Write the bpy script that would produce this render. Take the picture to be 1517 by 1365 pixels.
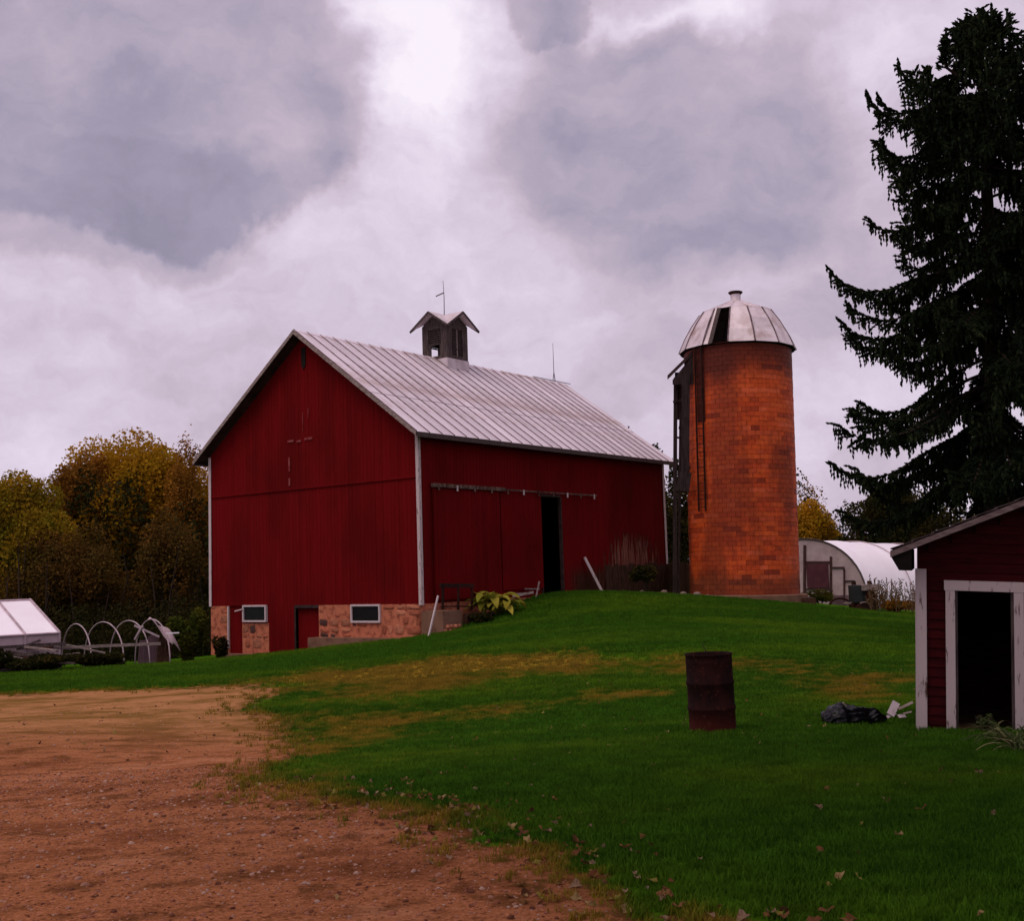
import bpy, math, random
import numpy as np
from mathutils import Vector, Matrix
for o in list(bpy.data.objects): bpy.data.objects.remove(o)
SC = bpy.context.scene
rnd = random.Random(7); RG = np.random.default_rng(11)
sin, cos, pi = math.sin, math.cos, math.pi

# ------------------------------------------------------------------ camera
F, PIT, ROL, CX, CY, EYE = 1655.26, 0.099, 0.032, 758.5, 682.5, 1.7
_r0 = Vector((1, 0, 0)); _u0 = Vector((0, -sin(PIT), cos(PIT))); FWD = Vector((0, cos(PIT), sin(PIT)))
RIGHT = _r0*cos(ROL) - _u0*sin(ROL); UP = _r0*sin(ROL) + _u0*cos(ROL)
cam = bpy.data.cameras.new('camera'); cam.sensor_width = 36; cam.lens = 36*F/1517; cam.clip_end = 3000; cam.sensor_fit = 'HORIZONTAL'
camo = bpy.data.objects.new('camera', cam); SC.collection.objects.link(camo)
camo.matrix_world = Matrix(((RIGHT.x, UP.x, -FWD.x, 0), (RIGHT.y, UP.y, -FWD.y, 0), (RIGHT.z, UP.z, -FWD.z, EYE), (0, 0, 0, 1)))
SC.camera = camo
EYEV = Vector((0, 0, EYE))
def ray(px, py):
    return (FWD + RIGHT*((px-CX)/F) - UP*((py-CY)/F))
def at(px, py, Y):
    r = ray(px, py); return EYEV + r*(Y/r.y)
def on_plane(px, py, p0, n):
    r = ray(px, py); t = (Vector(p0)-EYEV).dot(n)/r.dot(n); return EYEV + r*t

# ------------------------------------------------------------------ render settings, world, sun
SC.render.engine = 'CYCLES'
SC.view_settings.view_transform = 'Standard'; SC.view_settings.look = 'None'
SC.view_settings.exposure = 0.0; SC.view_settings.gamma = 1; SC.view_settings.use_curve_mapping = False
SC.cycles.max_bounces = 6; SC.cycles.diffuse_bounces = 3

class NT:
    "small helper to write node graphs as expressions"
    def __init__(s, tree): s.t = tree; s.n = tree.nodes; s.l = tree.links
    def node(s, typ, **kw):
        n = s.n.new(typ)
        for k, v in kw.items(): setattr(n, k, v)
        return n
    def put(s, sock, v):
        if v is None: return
        if isinstance(v, bpy.types.NodeSocket): s.l.new(v, sock)
        else: sock.default_value = v
    def m(s, op, a, b=None, c=None, clamp=False):
        n = s.node('ShaderNodeMath', operation=op, use_clamp=clamp)
        s.put(n.inputs[0], a); s.put(n.inputs[1], b)
        if c is not None: s.put(n.inputs[2], c)
        return n.outputs[0]
    def vm(s, op, a, b=None):
        n = s.node('ShaderNodeVectorMath', operation=op); s.put(n.inputs[0], a); s.put(n.inputs[1], b)
        return n.outputs['Value'] if op in ('DOT_PRODUCT', 'LENGTH') else n.outputs[0]
    def noise(s, vec, scale, detail=4, rough=.55, dist=0, color=False):
        n = s.node('ShaderNodeTexNoise'); s.put(n.inputs['Vector'], vec); s.put(n.inputs['Scale'], scale)
        n.inputs['Detail'].default_value = detail; n.inputs['Roughness'].default_value = rough; n.inputs['Distortion'].default_value = dist
        return n.outputs['Color'] if color else n.outputs['Fac']
    def mix(s, f, a, b, typ='MIX'):
        n = s.node('ShaderNodeMix', data_type='RGBA', blend_type=typ)
        s.put(n.inputs[0], f); s.put(n.inputs[6], a if not isinstance(a, tuple) else (*a, 1)[:4]); s.put(n.inputs[7], b if not isinstance(b, tuple) else (*b, 1)[:4])
        return n.outputs[2]
    def step(s, v, a, b, lo=0., hi=1.):
        n = s.node('ShaderNodeMapRange', interpolation_type='SMOOTHSTEP'); s.put(n.inputs[0], v)
        for i, x in enumerate((a, b, lo, hi)): n.inputs[i+1].default_value = x
        return n.outputs[0]
    def scale(s, vec, x, y, z):
        n = s.node('ShaderNodeMapping'); s.put(n.inputs[0], vec); n.inputs['Scale'].default_value = (x, y, z); return n.outputs[0]
    def sep(s, vec):
        n = s.node('ShaderNodeSeparateXYZ'); s.put(n.inputs[0], vec); return n.outputs
    def attr(s, name, typ='GEOMETRY'):
        n = s.node('ShaderNodeAttribute', attribute_name=name, attribute_type=typ); return n.outputs

w = bpy.data.worlds.new('World'); SC.world = w; w.use_nodes = True
g = NT(w.node_tree); g.n.clear()
SUN_EL, SUN_AZ = math.radians(62), math.radians(-140)     # sun hidden high behind the cloud, to the left of the camera
sky = g.node('ShaderNodeTexSky', sky_type='NISHITA', sun_disc=False, sun_elevation=SUN_EL, sun_rotation=SUN_AZ)
D = g.node('ShaderNodeTexCoord').outputs['Generated']
warp = g.vm('SUBTRACT', g.noise(D, 3.2, 5, .55, color=True), (.5, .5, .5))
wn = g.node('ShaderNodeVectorMath', operation='SCALE'); g.put(wn.inputs[0], warp); wn.inputs['Scale'].default_value = .13
D1 = g.vm('ADD', D, wn.outputs[0])
wn2 = g.node('ShaderNodeVectorMath', operation='SCALE'); g.put(wn2.inputs[0], g.vm('SUBTRACT', g.noise(D, 11, 5, .6, color=True), (.5, .5, .5))); wn2.inputs['Scale'].default_value = .09
D2 = g.vm('ADD', D1, wn2.outputs[0])
x, y, z = g.sep(D2)
az = g.m('ARCTAN2', x, y); el = g.m('ARCSINE', z, clamp=False)
dens = None
def blob(px, py, sx, sy, amp):
    r = ray(px, py).normalized()
    a = g.m('DIVIDE', g.m('SUBTRACT', az, math.atan2(r.x, r.y)), sx/F)
    b = g.m('DIVIDE', g.m('SUBTRACT', el, math.asin(r.z)), sy/F)
    q = g.m('ADD', g.m('MULTIPLY', a, a), g.m('MULTIPLY', b, b))
    return g.m('MULTIPLY', g.m('POWER', 2.718, g.m('MULTIPLY', q, -1)), amp)
Ds = g.scale(D2, 1, 1, 2.0)
base = g.m('MULTIPLY', g.m('SUBTRACT', g.noise(Ds, 3.0, 8, .56), .5), .75)
base = g.m('ADD', base, g.m('MULTIPLY', g.m('SUBTRACT', g.noise(Ds, 7, 7, .60), .5), .52))
base = g.m('ADD', base, .645)
def mass(px, py, sx, sy, amp, q0, q1):
    "a cloud mass with an edge: full inside the warped ellipse, gone outside"
    r = ray(px, py).normalized()
    a = g.m('DIVIDE', g.m('SUBTRACT', az, math.atan2(r.x, r.y)), sx/F); b = g.m('DIVIDE', g.m('SUBTRACT', el, math.asin(r.z)), sy/F)
    return g.step(g.m('ADD', g.m('MULTIPLY', a, a), g.m('MULTIPLY', b, b)), q0, q1, amp, 0.)
for ms in [(200, 120, 370, 215, -.20, .84, 1.08), (130, 300, 300, 95, -.10, .6, 1.15), (1010, 230, 270, 190, -.13, .5, 1.25), (820, 10, 75, 60, -.15, .6, 1.1)]:
    base = g.m('ADD', base, mass(*ms))
for bl in [(495, 200, 45, 100, -.12), (150, 320, 230, 55, -.10), (410, 250, 70, 60, .12), (250, 60, 160, 50, .04),
           (655, 45, 120, 115, .46), (640, 230, 120, 110, .18), (400, 350, 110, 30, .10), (1060, 0, 70, 45, .34), (905, 22, 50, 28, .22), (975, 18, 45, 26, .22),
           (120, 450, 420, 60, .08), (150, 600, 500, 80, .02), (1000, 360, 190, 70, -.10), (1190, 640, 120, 70, .16), (560, 430, 260, 70, .04), (1280, 60, 160, 80, .10), (960, 500, 160, 60, -.06)]:
    base = g.m('ADD', base, blob(*bl))
cr = g.node('ShaderNodeValToRGB'); g.put(cr.inputs[0], base)
e = cr.color_ramp.elements
e[0].position = .12; e[0].color = (.235, .215, .30, 1)
e[1].position = 1.0; e[1].color = (.98, .90, 1.0, 1)
for p, c in ((.38, (.37, .33, .44)), (.60, (.575, .475, .585)), (.8, (.77, .67, .81))):
    q = e.new(p); q.color = (*c, 1)
bsc = g.node('ShaderNodeVectorMath', operation='SCALE'); g.put(bsc.inputs[0], cr.outputs[0]); bsc.inputs['Scale'].default_value = 10.0
col = g.mix(.97, sky.outputs[0], bsc.outputs[0])
bg = g.node('ShaderNodeBackground'); g.put(bg.inputs[0], col); bg.inputs[1].default_value = .1
g.l.new(bg.outputs[0], g.node('ShaderNodeOutputWorld').inputs[0])

sun = bpy.data.lights.new('sun', 'SUN'); sun.energy = 1.4; sun.angle = math.radians(40); sun.color = (1, .87, .74)
suno = bpy.data.objects.new('sun', sun); SC.collection.objects.link(suno)
sd = Vector((sin(SUN_AZ)*cos(SUN_EL), cos(SUN_AZ)*cos(SUN_EL), sin(SUN_EL)))
suno.rotation_euler = sd.to_track_quat('Z', 'Y').to_euler()

# ------------------------------------------------------------------ materials
def newmat(name):
    m = bpy.data.materials.new(name); m.use_nodes = True; m.node_tree.nodes.clear()
    return m, NT(m.node_tree)
def finish(g, col, rough=.8, bump=None, bstr=.3, bdist=.02, spec=.06, metal=0., trans=0., extra=None):
    p = g.node('ShaderNodeBsdfPrincipled'); g.put(p.inputs['Base Color'], col if not isinstance(col, tuple) else (*col, 1)[:4])
    g.put(p.inputs['Roughness'], rough); p.inputs['Specular IOR Level'].default_value = spec; p.inputs['Metallic'].default_value = metal
    if bump is not None:
        b = g.node('ShaderNodeBump'); b.inputs['Strength'].default_value = bstr; b.inputs['Distance'].default_value = bdist
        g.put(b.inputs['Height'], bump); g.l.new(b.outputs[0], p.inputs['Normal'])
    out = p.outputs[0]
    if trans:
        t = g.node('ShaderNodeBsdfTranslucent'); g.put(t.inputs[0], col if not isinstance(col, tuple) else (*col, 1)[:4])
        mx = g.node('ShaderNodeMixShader'); mx.inputs[0].default_value = trans
        g.l.new(out, mx.inputs[1]); g.l.new(t.outputs[0], mx.inputs[2]); out = mx.outputs[0]
    g.l.new(out, g.node('ShaderNodeOutputMaterial').inputs[0])
def plain(name, a, b, scale=3., rough=.8, stretch=(1, 1, 1), metal=0., spec=.06, bstr=.3, bdist=.01, detail=6, trans=0., rand=0., lo=.35, hi=.65):
    m, g = newmat(name)
    v = g.scale(g.node('ShaderNodeTexCoord').outputs['Object'], *stretch)
    n = g.noise(v, scale, detail, .6)
    c = g.mix(g.step(n, lo, hi), a, b)
    if rand:
        oi = g.node('ShaderNodeObjectInfo').outputs['Random']
        c = g.mix(1., c, g.mix(oi, (1-rand,)*3, (1+rand,)*3), 'MULTIPLY')
    finish(g, c, rough, n, bstr, bdist, spec, metal, trans)
    return m

def foliage_mat(name, a, b, c, trans=.35):
    m, g = newmat(name)
    t = g.attr('tint')[2]
    p = g.node('ShaderNodeNewGeometry').outputs['Position']
    n = g.noise(p, .55, 3)
    k = g.mix(g.step(n, .38, .62), a, b)
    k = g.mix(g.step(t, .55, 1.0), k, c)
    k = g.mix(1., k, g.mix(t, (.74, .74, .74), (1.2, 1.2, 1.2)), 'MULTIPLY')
    finish(g, k, .8, spec=.03, trans=trans)
    return m

def barn_red_mat(name, side):
    "red barn paint over boards, worn to grey-brown wood in places (object space: x along, z up)"
    m, g = newmat(name)
    O = g.node('ShaderNodeTexCoord').outputs['Object']
    X, Y, Z = g.sep(O)
    streak = g.noise(g.scale(O, 5, 5, .35), 1.6, 6, .65)
    big = g.noise(g.scale(O, 1, 1, .5), .45, 4, .6)
    board = g.attr('tint')[2]
    red = g.mix(g.step(streak, .25, .8), (.122, .0030, .0042), (.155, .0050, .0066))
    red = g.mix(g.step(big, .42, .68), red, (.100, .0035, .0040))
    red = g.mix(1., red, g.mix(board, (.93, .93, .93), (1.05, 1.05, 1.05)), 'MULTIPLY')
    fine = g.noise(g.scale(O, 14, 14, .5), 2.2, 5, .7)
    wood = g.mix(g.step(fine, .35, .65), (.045, .02, .012), (.15, .075, .05))
    if side:
        # peeled patch towards the far end, bare boards near the ground
        u = g.m('DIVIDE', g.m('SUBTRACT', X, 15.7), 2.9); v = g.m('DIVIDE', g.m('SUBTRACT', Z, 1.4), 2.1)
        q = g.m('SUBTRACT', 1.0, g.m('ADD', g.m('MULTIPLY', u, u), g.m('MULTIPLY', v, v)))
        k = g.m('ADD', g.m('MULTIPLY', q, .22), g.noise(g.scale(O, 3.2, 3.2, .3), 1.9, 5, .6))
        wear = g.step(k, .53, .60)
        low = g.m('MULTIPLY', g.step(X, 9.5, 11.), g.step(g.m('ADD', Z, g.m('MULTIPLY', g.noise(g.scale(O, 2, 2, .2), 2, 3), .8)), 2.5, 1.6))
        wear = g.m('MAXIMUM', wear, low)
        dark = g.mix(g.step(fine, .4, .7), (.035, .012, .008), (.085, .03, .02))
        light = g.mix(g.step(fine, .45, .7), (.14, .045, .032), (.42, .17, .13))
        pk = g.step(k, .57, .66)
        wood = g.mix(g.m('MULTIPLY', pk, g.step(Z, 5.2, 4.0)), dark, light)
    else:
        rub = g.noise(g.scale(O, 5, 5, .25), 1.3, 5, .7)
        wear = g.m('MULTIPLY', g.step(rub, .70, .80), .5)
    c = g.mix(wear, red, wood)
    c = g.mix(g.m('MULTIPLY', g.step(fine, .66, .8), .35), c, (.04, .01, .008))
    finish(g, c, .85, streak, .25, .01, .03)
    return m

M = {}
M['red_gable'] = barn_red_mat('barn_red_gable', False)
M['red_side'] = barn_red_mat('barn_red_side', True)
M['white'] = plain('weathered_white_paint', (.56, .46, .47), (.36, .28, .28), 2.2, .7, (6, 6, 1.2), lo=.5, hi=.75)
M['white_peel'] = plain('peeling_white_paint', (.52, .42, .42), (.10, .055, .045), 2.0, .75, (7, 7, 1.4), lo=.56, hi=.66, bstr=.6)
M['wood_dark'] = plain('dark_weathered_wood', (.05, .036, .036), (.11, .08, .078), 2.5, .85, (8, 8, .8))
M['wood_brown'] = plain('brown_old_wood', (.035, .016, .011), (.085, .042, .028), 2.5, .85, (8, 8, .8))
M['wood_grey'] = plain('silvered_wood', (.16, .12, .11), (.32, .25, .23), 3, .85, (2, 2, 8))
M['soffit'] = plain('old_soffit_wood', (.03, .018, .018), (.06, .035, .033), 2, .9)
M['concrete'] = plain('old_concrete', (.20, .105, .07), (.12, .06, .04), 1.5, .9, lo=.4, hi=.7)
M['mortar'] = plain('pink_lime_mortar', (.50, .16, .09), (.20, .055, .032), 4.0, .95, lo=.42, hi=.72, bstr=.8, bdist=.03)
M['stone_a'] = plain('field_stone_red', (.40, .125, .07), (.26, .07, .042), 3, .9, rand=.3, bstr=.6, bdist=.03)
M['stone_b'] = plain('field_stone_buff', (.46, .18, .105), (.30, .10, .06), 3, .9, rand=.3, bstr=.6, bdist=.03)
M['stone_c'] = plain('field_stone_dark', (.07, .035, .03), (.13, .06, .05), 3, .9, rand=.3, bstr=.6, bdist=.03)
M['stone_w'] = plain('pale_stone', (.42, .34, .30), (.25, .18, .15), 3, .9, bstr=.6, bdist=.03)
M['black'] = plain('dark_interior', (.012, .009, .008), (.02, .015, .013), 1, .95)
M['rust_metal'] = plain('rusty_metal', (.045, .014, .010), (.018, .009, .008), 2.5, .7)
M['track'] = plain('weathered_track', (.16, .10, .08), (.05, .02, .016), 3, .7, (3, 3, 1))
M['plastic_black'] = plain('black_bin_bag', (.002, .002, .003), (.004, .004, .006), 2, .3, spec=.22, bstr=.7, bdist=.05)
M['bark'] = plain('bark', (.022, .015, .012), (.05, .034, .027), 3, .95, (4, 4, 1), bstr=.8, bdist=.03)
M['bark_grey'] = plain('grey_bark', (.05, .035, .028), (.10, .07, .055), 3, .95, (4, 4, 1), bstr=.8, bdist=.03)
M['spruce'] = foliage_mat('spruce_needles', (.013, .021, .012), (.018, .027, .013), (.030, .040, .016), .2)
M['leaf_gold'] = foliage_mat('golden_olive_leaves', (.38, .22, .012), (.44, .22, .014), (.56, .25, .02), .4)
M['leaf_olive'] = foliage_mat('olive_leaves', (.20, .165, .012), (.28, .18, .014), (.36, .19, .015), .4)
M['leaf_dark'] = foliage_mat('dark_leaves', (.022, .024, .006), (.035, .028, .008), (.07, .045, .01), .25)
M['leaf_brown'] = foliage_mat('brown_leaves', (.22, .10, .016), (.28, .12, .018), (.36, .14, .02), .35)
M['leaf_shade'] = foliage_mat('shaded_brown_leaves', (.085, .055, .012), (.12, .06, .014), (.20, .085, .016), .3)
M['leaf_shrub'] = foliage_mat('green_shrub_leaves', (.06, .075, .010), (.09, .085, .012), (.14, .10, .014), .3)
M['hosta'] = foliage_mat('yellowing_hosta_leaves', (.32, .26, .03), (.24, .26, .03), (.42, .33, .05), .3)
M['strap'] = foliage_mat('strap_leaves', (.05, .075, .02), (.07, .09, .03), (.22, .19, .09), .2)
M['weed'] = foliage_mat('dry_weed_stems', (.12, .07, .035), (.09, .06, .02), (.20, .12, .07), .2)
M['film'] = plain('white_greenhouse_film', (.95, .88, .95), (.90, .82, .89), .8, .45, trans=.02, spec=.3, bstr=.1)
M['film_dirty'] = plain('greyed_greenhouse_film', (.55, .42, .45), (.42, .31, .33), 1.2, .6, trans=.1)
M['pipe'] = plain('white_hoop_pipe', (.50, .38, .42), (.34, .26, .29), 3, .5)
M['sheet'] = plain('mauve_grey_sheet', (.17, .10, .12), (.10, .06, .07), 1.5, .7)
M['glass'] = plain('dark_glass', (.006, .007, .007), (.010, .010, .010), 1, .35, spec=.12, bstr=0)

m, g = newmat('standing_seam_metal')
O = g.node('ShaderNodeTexCoord').outputs['Object']
n1 = g.noise(g.scale(O, 2.2, .25, .25), 1.2, 6, .65); n2 = g.noise(O, .35, 5, .65); n3 = g.noise(O, 6, 4)
oi = g.node('ShaderNodeObjectInfo').outputs['Random']
c = g.mix(g.step(n1, .35, .7), (.80, .70, .76), (.64, .54, .57))
c = g.mix(g.m('MULTIPLY', g.step(n2, .48, .64), .7), c, (.42, .28, .24))
c = g.mix(g.m('MULTIPLY', g.step(n1, .55, .75), .55), c, (.36, .27, .27))
c = g.mix(1., c, g.mix(oi, (.80, .79, .80), (1.08, 1.08, 1.09)), 'MULTIPLY')
finish(g, c, .5, n1, .15, .01, .3, metal=.15); M['seam'] = m
M['seam_dark'] = plain('seam_rib_dirt_and_shadow', (.09, .055, .06), (.22, .16, .18), 3, .7)  # dark rib colour holds dirt and the shadow line along each seam
m, g = newmat('dome_sheet_metal')
O = g.node('ShaderNodeTexCoord').outputs['Object']
n1 = g.noise(g.scale(O, 1, 1, .4), 1.6, 6, .65); n2 = g.noise(O, .9, 4, .6)
oi = g.node('ShaderNodeObjectInfo').outputs['Random']
c = g.mix(g.step(n1, .4, .7), (.72, .62, .66), (.52, .42, .44))
c = g.mix(g.m('MULTIPLY', g.step(n2, .52, .7), .6), c, (.33, .20, .16))
c = g.mix(1., c, g.mix(oi, (.85, .85, .85), (1.08, 1.08, 1.08)), 'MULTIPLY')
finish(g, c, .5, n1, .15, .01, .3, metal=.15); M['dome'] = m

TILE = []
for i, c in enumerate([(.62, .088, .020), (.66, .104, .026), (.54, .070, .020), (.42, .058, .018), (.58, .090, .030), (.72, .125, .045), (.30, .042, .018), (.66, .094, .024)]):
    m, g = newmat('glazed_tile_%s' % 'abcdefgh'[i])
    P = g.node('ShaderNodeNewGeometry').outputs['Position']
    n = g.noise(P, 5, 5, .6); big = g.noise(g.scale(P, 1, 1, .35), .55, 4, .6)
    Z = g.sep(P)[2]
    k = g.mix(g.step(n, .35, .7), c, tuple(v*.72 for v in c))
    k = g.mix(g.m('MULTIPLY', g.step(big, .46, .62), .6), k, (.16, .028, .015))
    # darker band under the rim, darker brown towards the foot
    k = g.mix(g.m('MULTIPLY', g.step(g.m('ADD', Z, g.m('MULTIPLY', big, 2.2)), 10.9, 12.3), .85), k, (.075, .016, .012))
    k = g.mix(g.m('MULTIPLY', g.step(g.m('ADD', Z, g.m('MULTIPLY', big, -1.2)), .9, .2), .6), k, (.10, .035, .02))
    finish(g, k, .6, n, .3, .01, .10); TILE.append(m)
M['tile_joint'] = plain('tile_joint', (.34, .062, .026), (.22, .04, .02), 4, .95)

# ------------------------------------------------------------------ mesh helpers
class MB:
    def __init__(s): s.v = []; s.f = []; s.mi = []; s.t = []; s.mats = []; s.tv = []
    def mat(s, m):
        if m not in s.mats: s.mats.append(m)
        return s.mats.index(m)
    def add(s, vs, fs, m=0, t=0.5):
        o = len(s.v); s.v += [tuple(v) for v in vs]; s.f += [tuple(i+o for i in f) for f in fs]; s.mi += [m]*len(fs); s.tv += [t]*len(vs)
    def box(s, a, b, m=0, t=.5):
        x0, y0, z0 = a; x1, y1, z1 = b
        s.add([(x0, y0, z0), (x1, y0, z0), (x1, y1, z0), (x0, y1, z0), (x0, y0, z1), (x1, y0, z1), (x1, y1, z1), (x0, y1, z1)],
              [(0, 3, 2, 1), (4, 5, 6, 7), (0, 1, 5, 4), (1, 2, 6, 5), (2, 3, 7, 6), (3, 0, 4, 7)], m, t)
    def bar(s, p, q, wx, wz, up=(0, 0, 1), m=0, t=.5):
        "rectangular bar from p to q"
        p = Vector(p); q = Vector(q); d = (q-p).normalized(); u = Vector(up)
        a = d.cross(u)
        if a.length < 1e-4: a = d.cross(Vector((1, 0, 0)))
        a.normalize(); b = a.cross(d).normalized(); a = a*wx/2; b = b*wz/2
        s.add([p-a-b, p+a-b, p+a+b, p-a+b, q-a-b, q+a-b, q+a+b, q-a+b], [(0, 3, 2, 1), (4, 5, 6, 7), (0, 1, 5, 4), (1, 2, 6, 5), (2, 3, 7, 6), (3, 0, 4, 7)], m, t)
    def prism(s, poly, d, m=0, t=.5):
        "polygon (3D points) extruded by the vector d"
        n = len(poly); d = Vector(d); p = [Vector(q) for q in poly]
        s.add(p+[q+d for q in p], [tuple(range(n))[::-1], tuple(range(n, 2*n))]+[(i, (i+1) % n, n+(i+1) % n, n+i) for i in range(n)], m, t)
    def tube(s, pts, rad, n=8, m=0, cap=True, t=.5):
        pts = [Vector(p) for p in pts]; k = len(pts)
        if not hasattr(rad, '__len__'): rad = [rad]*k
        vs = []; ref = None
        for i, p in enumerate(pts):
            d = (pts[min(i+1, k-1)]-pts[max(i-1, 0)]).normalized()
            if ref is None: ref = Vector((1, 0, 0)) if abs(d.x) < .8 else Vector((0, 1, 0))
            a = (ref - d*ref.dot(d)).normalized(); ref = a; b = d.cross(a)
            vs += [p + (a*cos(2*pi*j/n)+b*sin(2*pi*j/n))*rad[i] for j in range(n)]
        fs = [(i*n+j, i*n+(j+1) % n, (i+1)*n+(j+1) % n, (i+1)*n+j) for i in range(k-1) for j in range(n)]
        if cap: fs += [tuple(range(n))[::-1], tuple(range((k-1)*n, k*n))]
        s.add(vs, fs, m, t)
    def lathe(s, prof, n=24, m=0, c=(0, 0), cap=False):
        vs = [(c[0]+r*cos(2*pi*j/n), c[1]+r*sin(2*pi*j/n), z) for r, z in prof for j in range(n)]
        k = len(prof)
        fs = [(i*n+j, i*n+(j+1) % n, (i+1)*n+(j+1) % n, (i+1)*n+j) for i in range(k-1) for j in range(n)]
        if cap: fs += [tuple(range(n))[::-1], tuple(range((k-1)*n, k*n))]
        s.add(vs, fs, m)
    def mesh(s, name, mats, smooth=False):
        me = bpy.data.meshes.new(name); me.from_pydata(s.v, [], s.f)
        for q in (mats if isinstance(mats, (list, tuple)) else [mats]): me.materials.append(q)
        if any(s.mi): me.polygons.foreach_set('material_index', s.mi)
        at_ = me.attributes.new('tint', 'FLOAT', 'POINT'); at_.data.foreach_set('value', s.tv)
        if smooth: me.polygons.foreach_set('use_smooth', [True]*len(me.polygons))
        me.update(); return me
    def build(s, name, mats, parent=None, smooth=False, **kw):
        return link(name, s.mesh(name, mats, smooth), parent, **kw)
COL = SC.collection
def link(name, data, parent=None, loc=None, **kw):
    o = bpy.data.objects.new(name, data); COL.objects.link(o)
    if parent is not None: o.parent = parent
    if loc is not None: o.location = loc
    for k, v in kw.items(): o[k] = v
    return o
def thing(name, loc, label, cat, rz=0., group=None):
    o = bpy.data.objects.new(name, None); COL.objects.link(o); o.location = loc; o.rotation_euler = (0, 0, rz)
    o.empty_display_size = .3; o['label'] = label; o['category'] = cat
    if group: o['group'] = group
    return o
def npmesh(name, V, Fq, mats, tint=None, mi=None, smooth=False):
    "fast mesh from numpy arrays: V (n,3), Fq (m,k)"
    me = bpy.data.meshes.new(name); V = np.asarray(V, dtype=np.float32); Fq = np.asarray(Fq, dtype=np.int32); k = Fq.shape[1]
    me.vertices.add(len(V)); me.vertices.foreach_set('co', V.ravel())
    me.loops.add(Fq.size); me.loops.foreach_set('vertex_index', Fq.ravel())
    me.polygons.add(len(Fq)); me.polygons.foreach_set('loop_start', np.arange(0, Fq.size, k, dtype=np.int32)); me.polygons.foreach_set('loop_total', np.full(len(Fq), k, dtype=np.int32))
    for q in (mats if isinstance(mats, (list, tuple)) else [mats]): me.materials.append(q)
    if mi is not None: me.polygons.foreach_set('material_index', mi)
    if tint is not None:
        a = me.attributes.new('tint', 'FLOAT', 'POINT'); a.data.foreach_set('value', np.asarray(tint, dtype=np.float32))
    if smooth: me.polygons.foreach_set('use_smooth', np.ones(len(Fq), dtype=bool))
    me.update(calc_edges=True); me.validate(); return me
def unit(v): return v/np.maximum(np.linalg.norm(v, axis=-1, keepdims=True), 1e-9)
def leaves(cen, size, tint, aspect=.6, droop=.0, seed=0, direc=None, up=None):
    "folded leaf quads with random orientation at the given points: two triangles each"
    r = np.random.default_rng(seed); n = len(cen)
    d = unit(r.normal(size=(n, 3)) + np.array([0, 0, -droop])) if direc is None else unit(direc)
    q = r.normal(size=(n, 3)) if up is None else up
    s = unit(np.cross(d, q)); nn = np.cross(s, d)
    L = size[:, None]*d; W = size[:, None]*aspect*s
    V = np.stack([cen-L*.5, cen+W*.5+nn*size[:, None]*.08, cen+L*.5, cen-W*.5+nn*size[:, None]*.08], 1).reshape(-1, 3)
    b = np.arange(n)[:, None]*4
    Fq = np.concatenate([b+np.array([[0, 1, 2]]), b+np.array([[0, 2, 3]])], 0)
    return V, Fq, np.repeat(tint, 4)

# ------------------------------------------------------------------ barn frame of reference
YAW, BL, BW = .923, 19.02, 12.70
BX, BY = -3.633, 43.0
ZS, ZE, ZR = -1.124+EYE, 5.636+EYE, 10.301+EYE       # sill, eave of the wall, ridge
UA = Vector((cos(YAW), sin(YAW), 0)); UB = Vector((-sin(YAW), cos(YAW), 0))
B0 = Vector((BX, BY, 0))
def loc_of(p): q = Vector(p)-B0; return Vector((q.dot(UA), q.dot(UB), p[2]))
def side_pt(px, py): return loc_of(on_plane(px, py, B0, UB))      # on the long wall (local y = 0)
def gable_pt(px, py): return loc_of(on_plane(px, py, B0, UA))     # on the gable (local x = 0)
def bworld(a, b, z=0): return B0 + UA*a + UB*b + Vector((0, 0, z))

# ------------------------------------------------------------------ ground height
_c = []
def cpx(px, py, Y): p = at(px, py, Y); _c.append((p.x, p.y, p.z))
for q in [(0, 0, 0), (-10, -8, 0), (10, -8, 0), (-9, 3, -.05), (9, 3, 0), (-2.6, 5.7, 0), (0, 5.7, 0), (2.6, 5.7, 0), (-7, 11, -.35), (0, 11, -.18), (7.5, 9.5, -.15),
          (-60, 10, -1.2), (60, 10, -.8), (-90, 90, -2), (-30, 75, -1.9), (20, 85, -1.6), (90, 90, -2), (0, 95, -1.8), (60, 40, -1.2), (-60, 45, -1.8)]: _c.append(q)
cpx(1056, 1081, 13.8); cpx(1385, 1087, 13.8); cpx(628, 944, 42.6)
pg = bworld(0, BW); cpx(318, 977, pg.y); pg = bworld(-.2, BW*.5); cpx(465, 962, pg.y)
for px, py in ((720, 915), (815, 879), (900, 880), (985, 882)):
    p = on_plane(px, py, B0-UB*.5, UB); _c.append(tuple(p))
for q in [(1060, 885, 51.3), (1130, 889, 51.3), (1200, 893, 54), (1340, 916, 48), (1350, 980, 27), (1200, 960, 28), (900, 915, 40), (900, 960, 29), (700, 990, 27), (1235, 903, 66), (1310, 905, 64),
          (0, 1001, 37), (0, 1030, 29), (150, 990, 41), (240, 986, 43), (300, 1010, 30), (200, 1100, 16.5), (0, 1100, 16), (500, 1100, 17.5), (1180, 930, 38), (1030, 910, 42)]: cpx(*q)
_c = np.array(_c)
def _U(r2): return np.where(r2 > 1e-12, r2*np.log(np.maximum(r2, 1e-12)), 0.)
_n = len(_c); _K = _U(((_c[:, None, :2]-_c[None, :, :2])**2).sum(-1)) + np.eye(_n)*12.
_P = np.c_[np.ones(_n), _c[:, :2]]
_S = np.linalg.solve(np.block([[_K, _P], [_P.T, np.zeros((3, 3))]]), np.r_[_c[:, 2], 0, 0, 0])
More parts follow.
